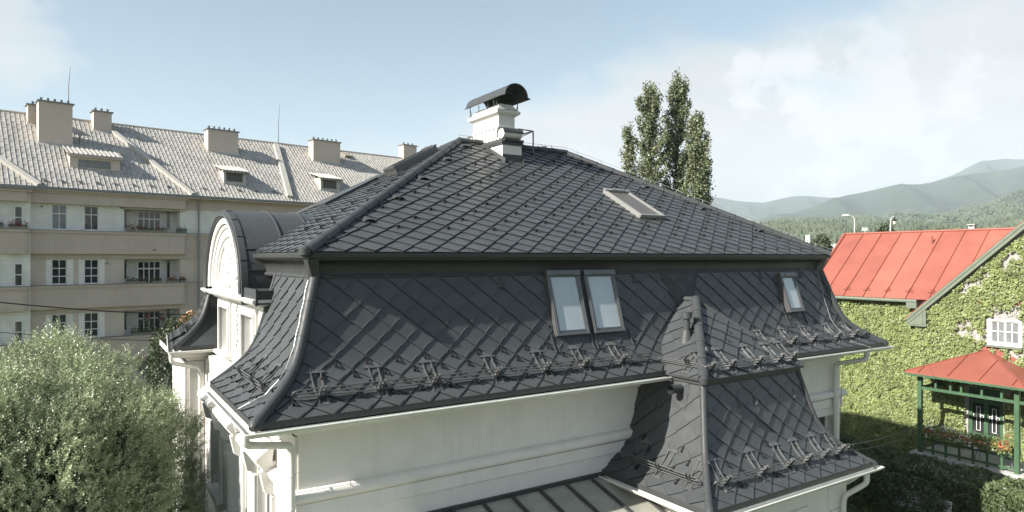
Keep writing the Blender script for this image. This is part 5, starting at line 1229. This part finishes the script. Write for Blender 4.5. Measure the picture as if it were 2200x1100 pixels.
# =================================================================== TREES
def willow(c, r, nsprig, seed=0, p=2.6):
    root = empty('willow_tree', (c[0], c[1], 0), 0, 'big round willow with fine silvery leaves at the left edge beside the villa', 'tree')
    fn = blob((0, 0, c[2]), r, rough=.16, p=p, shell=.30, fq=2.6, seed=seed); B, Nn = fn(nsprig)
    # finer lumps
    nz = np.array([noise.noise(Vector(v*1.15)+Vector((seed, 7, 0))) for v in B]); B = B+Nn*(nz*.42)[:, None]
    ax = unit(Nn*.75+np.array([0, 0, .55])+NR.normal(0, .42, (nsprig, 3))); L = NR.uniform(.22, .5, nsprig); per = 20
    t = (np.arange(per)+.5)/per; ang = np.arange(per)*2.4
    s1 = unit(np.cross(ax, rnd_dirs(nsprig))); s2 = np.cross(ax, s1)
    C = B[:, None, :]+ax[:, None, :]*(L[:, None]*t)[:, :, None]; rad = (s1[:, None, :]*np.cos(ang)[None, :, None]+s2[:, None, :]*np.sin(ang)[None, :, None])
    D = unit(ax[:, None, :]*.75+rad*.8+NR.normal(0, .12, C.shape)); ll = .085*(1-.45*t)[None, :]*np.ones((nsprig, 1))*NR.uniform(.8, 1.2, (nsprig, per)); C = C+D*ll[:, :, None]*.5
    C = C.reshape(-1, 3); D = D.reshape(-1, 3); ll = ll.reshape(-1); ti = np.repeat(np.clip(.5+nz*.3+NR.normal(0, .12, nsprig), 0, 1), per)+NR.normal(0, .13, len(C))
    leafmesh('crown', C, D, side_of(D), ll*.85, ll*.36, M['leafw'], root, tint=np.clip(ti, 0, 1))
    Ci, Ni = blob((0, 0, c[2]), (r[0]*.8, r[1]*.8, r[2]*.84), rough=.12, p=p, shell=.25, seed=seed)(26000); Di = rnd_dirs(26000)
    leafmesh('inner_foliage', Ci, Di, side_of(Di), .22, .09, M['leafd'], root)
    b = MB()
    for i in range(0, nsprig, 25): b.tube([tuple(B[i]-ax[i]*.35), tuple(B[i]+ax[i]*L[i]*.8)], .005, 3, caps=False)
    b.build('twigs', M['bark'], root)
    b = MB(); b.tube([(0, 0, -8.2), (.1, 0, -6.8), (.05, .1, c[2]-.5)], [.32, .26, .2], 10)
    for i in range(26):
        d = Vector((math.cos(i*2.4), math.sin(i*2.4), random.uniform(-.1, 1.2))).normalized(); e = Vector((d.x*r[0], d.y*r[1], d.z*r[2]))*.8+Vector((0, 0, c[2])); st = Vector((.05, 0, random.uniform(-6.8, c[2]-.5)))
        b.tube([st, st.lerp(e, .5)+Vector((0, 0, .3)), e], [.10, .05, .015], 6)
    b.build('trunk', M['bark'], root, True)
    return root
willow((-10.3, 13.3, -5.85), (3.3, 3.0, 3.55), 30000, 1.7)

def poplar(x, y, ztop, rmax, n, label, seed, lean=(0, 0), z0=-8.2, m='leafp', zb=-5):
    n = int(n*1.9); rmax *= 1.45; root = empty('poplar_tree', (x, y, 0), 0, label, 'tree', 'poplars behind the villa'); rnd = random.Random(seed)
    hgt = ztop-zb; nb = 125; C = []; tw = MB()
    tr = [(lean[0]*k/8, lean[1]*k/8, z0+(ztop-.6-z0)*k/8) for k in range(9)]
    tw.tube(tr, [.36*(1-.9*k/8)+.02 for k in range(9)], 7)
    for i in range(nb):
        h0 = zb+hgt*(i/nb)**.9*.93; f = (h0-zb)/hgt; a = rnd.random()*6.283
        wid = rmax*(1.22-.98*f**1.15)*rnd.uniform(.3, 1.3); L = rnd.uniform(1.4, 3.3)*(1-.45*f)
        L = min(L, (ztop-h0)*rnd.uniform(.7, 1.0)+.1)
        base = Vector((lean[0]*f, lean[1]*f, h0)); pts = []
        for k in range(6):
            t = k/5; q = wid*(1-(1-t)**2.2)*.8; pts.append(base+Vector((math.cos(a+.3*t)*q, math.sin(a+.3*t)*q, L*t)))
        tw.tube(pts, [.05, .04, .03, .022, .015, .008], 4)
        m_ = int(n/nb*(.6+.9*rnd.random())); sp = .10+.13*rnd.random()
        for _ in range(m_):
            t = min(.999, max(0, (rnd.randrange(7)+.5+rnd.gauss(0, .22))/7)); k = min(4, int(t*5)); pnt = pts[k].lerp(pts[k+1], t*5-k); C.append(pnt+Vector((rnd.gauss(0, sp), rnd.gauss(0, sp), rnd.gauss(0, sp*1.3))))
    C = np.array(C); q = len(C); D = unit(rnd_dirs(q)+[0, 0, -.2]); nz = np.array([noise.noise(Vector(v*1.6)) for v in C])
    leafmesh('crown', C, D, side_of(D), NR.uniform(.13, .24, q), NR.uniform(.11, .2, q), M[m], root, tint=np.clip(.5+.45*nz+NR.normal(0, .2, q), 0, 1))
    tw.build('trunk', M['bark'], root); return root
PY_ = 60
poplar(px(1396)*PY_, PY_, pz(172, PY_), 1.95, 13000, 'left poplar with a blunt top and a side branch poking out low to the left', 3)
poplar(px(1452)*PY_, PY_+1.5, pz(155, PY_+1.5), 1.75, 13000, 'tallest poplar, in the middle, with a forked top', 8, lean=(.7, 0))
poplar(px(1490)*PY_, PY_-1, pz(238, PY_-1), 1.5, 10000, 'shortest pointed poplar, at the right of the group', 12)
poplar(px(1512)*PY_, PY_+.5, pz(318, PY_), 1.0, 5500, 'narrow low poplar stem at the far right of the group', 21)
poplar(px(1356)*PY_, PY_, pz(268, PY_), .95, 3500, 'thin straggling poplar stem leaning out at the far left of the group', 25, lean=(-.3, 0))

def far_tree(u, v, Y, w, label, m='leaff', cone=True, group='distant trees beyond the red roof', n=1500):
    zt = pz(v, Y); x = px(u)*Y; h = w*2.6; c = (x, Y, zt-h/2)
    o = empty('distant_tree', (x, Y, 0), 0, label, 'tree', group); C, N_ = blob((0, 0, zt-h*.5), (w, w, h*.5), rough=.3, shell=.5, p=1.5 if cone else 2.2, seed=u)(n); D = rnd_dirs(n)
    s_ = w*.16; leafmesh('crown', C, D, side_of(D), s_*1.4, s_, M[m], o); MB().tube([(0, 0, -8.2), (0, 0, zt-h*.4)], [w*.12, w*.05], 6).build('trunk', M['bark'], o)
far_tree(1903, 478, 75, 1.15, 'rounded green tree beside the lantern post beyond the red ridge')
far_tree(1766, 502, 90, 1.3, 'conical green tree left of the red roof', n=1800)
far_tree(1748, 515, 100, 1.2, 'small tree directly above the villa roof edge')
for i, u in enumerate(range(1962, 2100, 15)):
    far_tree(u, 492+3*math.sin(u), 70, .75, 'low treetop just over the red ridge, %s from the left in its row' % ('first second third fourth fifth sixth seventh eighth ninth tenth'.split()[i]), 'leafi' if i % 3 == 0 else 'leaff', False, 'treetops over the red ridge', 500)

# shrub with orange blossom behind the villa's far eave
p = W(415, 690, 24); o = plant('flowering_shrub', 'tall shrub with orange blossoms showing above the far villa eave', 'shrub', (p[0], p[1], p[2]-.1), (.55, .45, .42), 1500, 'leafh', .07, trunk=.05)
C, _ = blob((0, 0, p[2]-.05), (.52, .42, .40), shell=.15)(700); D = rnd_dirs(700); leafmesh('blossom', C, D, side_of(D), .075, .07, M['flora'], o)
p = W(368, 800, 23); plant('tall_shrub', 'dark glossy shrub between the willow and the villa', 'shrub', (p[0], p[1], p[2]), (.8, .8, 1.7), 5000, 'leafd', .11, rough=.35, seed=5)

# =================================================================== STREET LAMPS, FAR BUILDINGS
def lamp(u, v, Y, kind, label):
    x = px(u)*Y; z = pz(v, Y); o = empty('street_lamp', (x, Y, 0), 0, label, 'street lamp', 'street lamps beyond the roofs')
    MB().tube([(0, 0, -8.2), (0, 0, z-.9), (-.02 if kind else .02, 0, z-.35), (-.15 if kind else .15, 0, z-.08), (-.5 if kind else .4, 0, z)], [.08, .055, .04, .035, .03], 8).build('pole', M['lamp'], o, True)
    if kind: MB().tube([(-.45, 0, z), (-.6, 0, z+.02), (-1.0, 0, z+.02), (-1.15, 0, z-.02)], [.04, .08, .10, .03], 8).build('lamp_head', M['white'], o, True)
    else:
        h = MB(); h.cone((.42, 0), .24, .06, z-.45, z-.2, 8); h.cone((.42, 0), .05, .05, z-.2, z-.02, 6); hd = h.build('lamp_head', M['dark'], o); MB().cone((.42, 0), .10, .17, z-.75, z-.451, 8).build('lamp_glass', M['lampglass'], hd)
    return o
lamp(1836, 463, 62, 1, 'street lamp with a flat white head left of the lantern, beyond the red roof'); lamp(1913, 465, 66, 0, 'lantern street lamp with a dark hanging head beyond the red roof'); lamp(1616, 472, 80, 1, 'street lamp just showing over the villa hip')
b = MB()
fb = empty('white_factory_building', (px(1790)*170, 170, 0), 0, 'low white building with rows of windows far behind the red roof', 'building')
MB().box(-6, 16, 0, 12, -8.2, pz(524, 170)).build('wall', M['white'], fb); k = 0
for j in range(2):
    for i in range(14): MB().box(-5.4+i*1.5, -4.5+i*1.5, -.05, -.001, pz(531+j*7, 170)-.4, pz(531+j*7, 170)+.25).build('window', M['glass'], fb)
for u in (1733, 1738): x = px(u)*150; tag(MB().tube([(x, 150, -8.2), (x, 150, pz(505, 150))], .22, 8).build('flue_stack', M['white']), 'left one of the twin white flue stacks' if u == 1733 else 'right one of the twin white flue stacks', 'chimney', 'twin flue stacks')
x = px(1858)*70; o = empty('antenna_mast', (x, 70, 0), 0, 'thin mast with a pale panel antenna just over the red ridge', 'antenna'); MB().tube([(0, 0, -8.2), (0, 0, pz(497, 70))], .05, 6).build('pole', M['lamp'], o); MB().box(-.28, .28, -.06, .06, pz(496, 70), pz(492, 70)+.15).build('panel', M['lamp'], o)

# =================================================================== GROUND, HILLS, WOOD, AIR
gm = mat('garden_grass', (.060, .085, .028), .9, 0, .25, .8, .8, 20, col2=(.09, .10, .045))
b = MB(); b.add([(-400, -200, -8.2), (700, -200, -8.2), (700, 240, -8.2), (-400, 240, -8.2)], [(0, 1, 2, 3)]); tag(b.build('ground', gm), kind='structure')
n = 16000; xs = NR.uniform(-5.5, 3, n); ys = NR.uniform(-7.5, -.2, n); C = np.stack([RX+.545*xs+.838*ys, RY_-.838*xs+.545*ys, np.full(n, -8.16)], 1); D = unit(rnd_dirs(n)*.5+[0, 0, 1]); tag(leafmesh('grass', C, D, side_of(D), .12, .03, M['leafi']), 'short rough grass on the garden ground', 'grass', kind='stuff')

def skyl(pts):
    xs = [p[0] for p in pts]; ys = [p[1] for p in pts]
    return lambda u: float(np.interp(u, xs, ys))
s1 = skyl([(-3000, 450), (600, 440), (1300, 420), (1520, 418), (1580, 431), (1640, 434), (1700, 420), (1740, 419), (1800, 424), (1880, 425), (1960, 405), (2050, 372), (2110, 345), (2160, 338), (2240, 345), (2600, 330), (4000, 420)])
s2 = skyl([(-3000, 500), (1300, 500), (1520, 490), (1620, 473), (1700, 458), (1760, 436), (1820, 417), (1850, 412), (1935, 396), (1990, 393), (2050, 379), (2100, 368), (2160, 364), (2240, 352), (2600, 350), (4000, 450)])
s3 = skyl([(-3000, 530), (1500, 500), (1700, 482), (1900, 478), (2000, 468), (2100, 445), (2200, 420), (2600, 400), (4000, 470)])
s4 = skyl([(-3000, 540), (1500, 510), (1700, 498), (2000, 494), (2200, 482), (4000, 500)])
keys = [(150, lambda u: -8.3), (260, lambda u: -8.0), (520, lambda u: pz(514, 520)), (900, lambda u: pz(s4(u), 900)), (1050, lambda u: pz(s4(u), 1050)*1.0), (1250, lambda u: pz(s4(u), 1250)*.86), (2200, lambda u: pz(s3(u), 2200)), (2700, lambda u: pz(s3(u), 2700)*.8), (4000, lambda u: pz(s2(u), 4000)), (4700, lambda u: pz(s2(u), 4700)*.72), (6200, lambda u: pz(s1(u), 6200)), (7000, lambda u: pz(s1(u), 7000)*.7)]
KY = np.log([k[0] for k in keys])
def terr(u, Y):
    zs = [k[1](u) for k in keys]; z = float(np.interp(math.log(Y), KY, zs)); x = px(u)*Y
    a = min(1, max(0, (Y-260)/700)); s_ = Y/4000
    nz = noise.fractal(Vector((x/(900*s_+250), Y/(900*s_+250), 0)), 1, 2.2, 6)
    spur = abs(noise.noise(Vector((x/(300*s_+80), Y/(1100*s_+300), 3))))
    # keep the crests where they are and carve the slopes between them
    near = min(abs(math.log(Y)-math.log(q)) for q in (900, 2200, 4000, 6200)); carve = min(1, near*9)
    return z+a*(nz*18*s_*(.3+carve)+(spur-.25)*-210*s_*carve)
us = [-2600+i*55 for i in range(58)]+[600+i*8.0 for i in range(0, 212)]+[2300+i*50 for i in range(30)]
Ys = list(np.exp(np.linspace(math.log(150), math.log(7000), 150)))
vs = [(px(u)*Y, Y, terr(u, Y)) for Y in Ys for u in us]; n = len(us)
b = MB(); b.v = vs; b.f = [(j*n+i, j*n+i+1, (j+1)*n+i+1, (j+1)*n+i) for j in range(len(Ys)-1) for i in range(n-1)]; b.t = [.5]*len(b.f)
hm = mat('wooded_hillside', (.048, .068, .052), .95, 0, .22, .012, 0, 30, col2=(.070, .092, .058), cthr=(.46, .60))
nt = hm.node_tree; N = nt.nodes; L = nt.links; t = N.new('ShaderNodeTexCoord'); nn = N.new('ShaderNodeTexNoise'); nn.inputs['Scale'].default_value = .05; nn.inputs['Detail'].default_value = 8; nn.inputs['Roughness'].default_value = .75; L.new(t.outputs['Object'], nn.inputs[0])
bp = N.new('ShaderNodeBump'); bp.inputs['Distance'].default_value = 14; bp.inputs['Strength'].default_value = 1; L.new(nn.outputs[0], bp.inputs['Height']); L.new(bp.outputs[0], N['Principled BSDF'].inputs['Normal'])
hl = b.build('hills', hm, None, True); tag(hl, kind='structure')
# the wood on the nearer slopes
n = 40000; U_ = NR.uniform(1250, 2450, n); T_ = NR.random(n); YY = np.exp(math.log(560)+(math.log(2700)-math.log(560))*T_**.75); q_ = NR.random(n) < .16; YY = np.where(q_, NR.uniform(255, 600, n), YY)
pr_ = [(math.cos(k*2*math.pi/6), math.sin(k*2*math.pi/6)) for k in range(6)]; V = []; Fc = []; Ti = []
for i in range(n):
    Y = YY[i]; u = U_[i]; x = px(u)*Y; z = terr(u, Y); con = noise.noise(Vector((x/60, Y/60, 9))) > .05; h = random.uniform(5, 11) if con else random.uniform(5, 9); r = h*(.30 if con else .48); z -= 1
    o_ = len(V); V.append((x, Y, z)); 
    for (c, s_) in pr_: q = r*random.uniform(.75, 1.2); V.append((x+c*q, Y+s_*q, z+h*random.uniform(.28, .42)))
    for (c, s_) in pr_: q = r*random.uniform(.35, .55)*(1 if con else 1.6); V.append((x+c*q, Y+s_*q, z+h*random.uniform(.62, .78)))
    V.append((x, Y, z+h)); ti = random.gauss(.38 if con else .62, .16)
    for k in range(6): k2 = (k+1) % 6; Fc += [(o_, o_+1+k2, o_+1+k), (o_+1+k, o_+1+k2, o_+7+k2, o_+7+k), (o_+7+k, o_+7+k2, o_+13)]; Ti += [ti]*3
b = MB(); b.v = V; b.f = Fc; b.t = [min(1, max(0, t)) for t in Ti]
wood = link('forest', b.mesh('forest'), mat('far_wood', (.080, .10, .065), .9, tint=.35)); tag(wood, 'mixed wood covering the lower slopes of the hills', 'forest', kind='stuff')
# air
hz = MB().box(-6500, 9500, -300, 7600, -60, 1000).build('haze', None)
am = bpy.data.materials.new('air'); am.use_nodes = True; nt = am.node_tree; nt.nodes.remove(nt.nodes['Principled BSDF'])
pv = nt.nodes.new('ShaderNodeVolumePrincipled'); pv.inputs['Color'].default_value = (.80, .91, 1, 1); pv.inputs['Density'].default_value = HZ_D; pv.inputs['Anisotropy'].default_value = 0
nt.links.new(pv.outputs[0], nt.nodes['Material Output'].inputs['Volume']); hz.data.materials.append(am); tag(hz, 'pale summer haze over the valley', 'haze', kind='stuff')
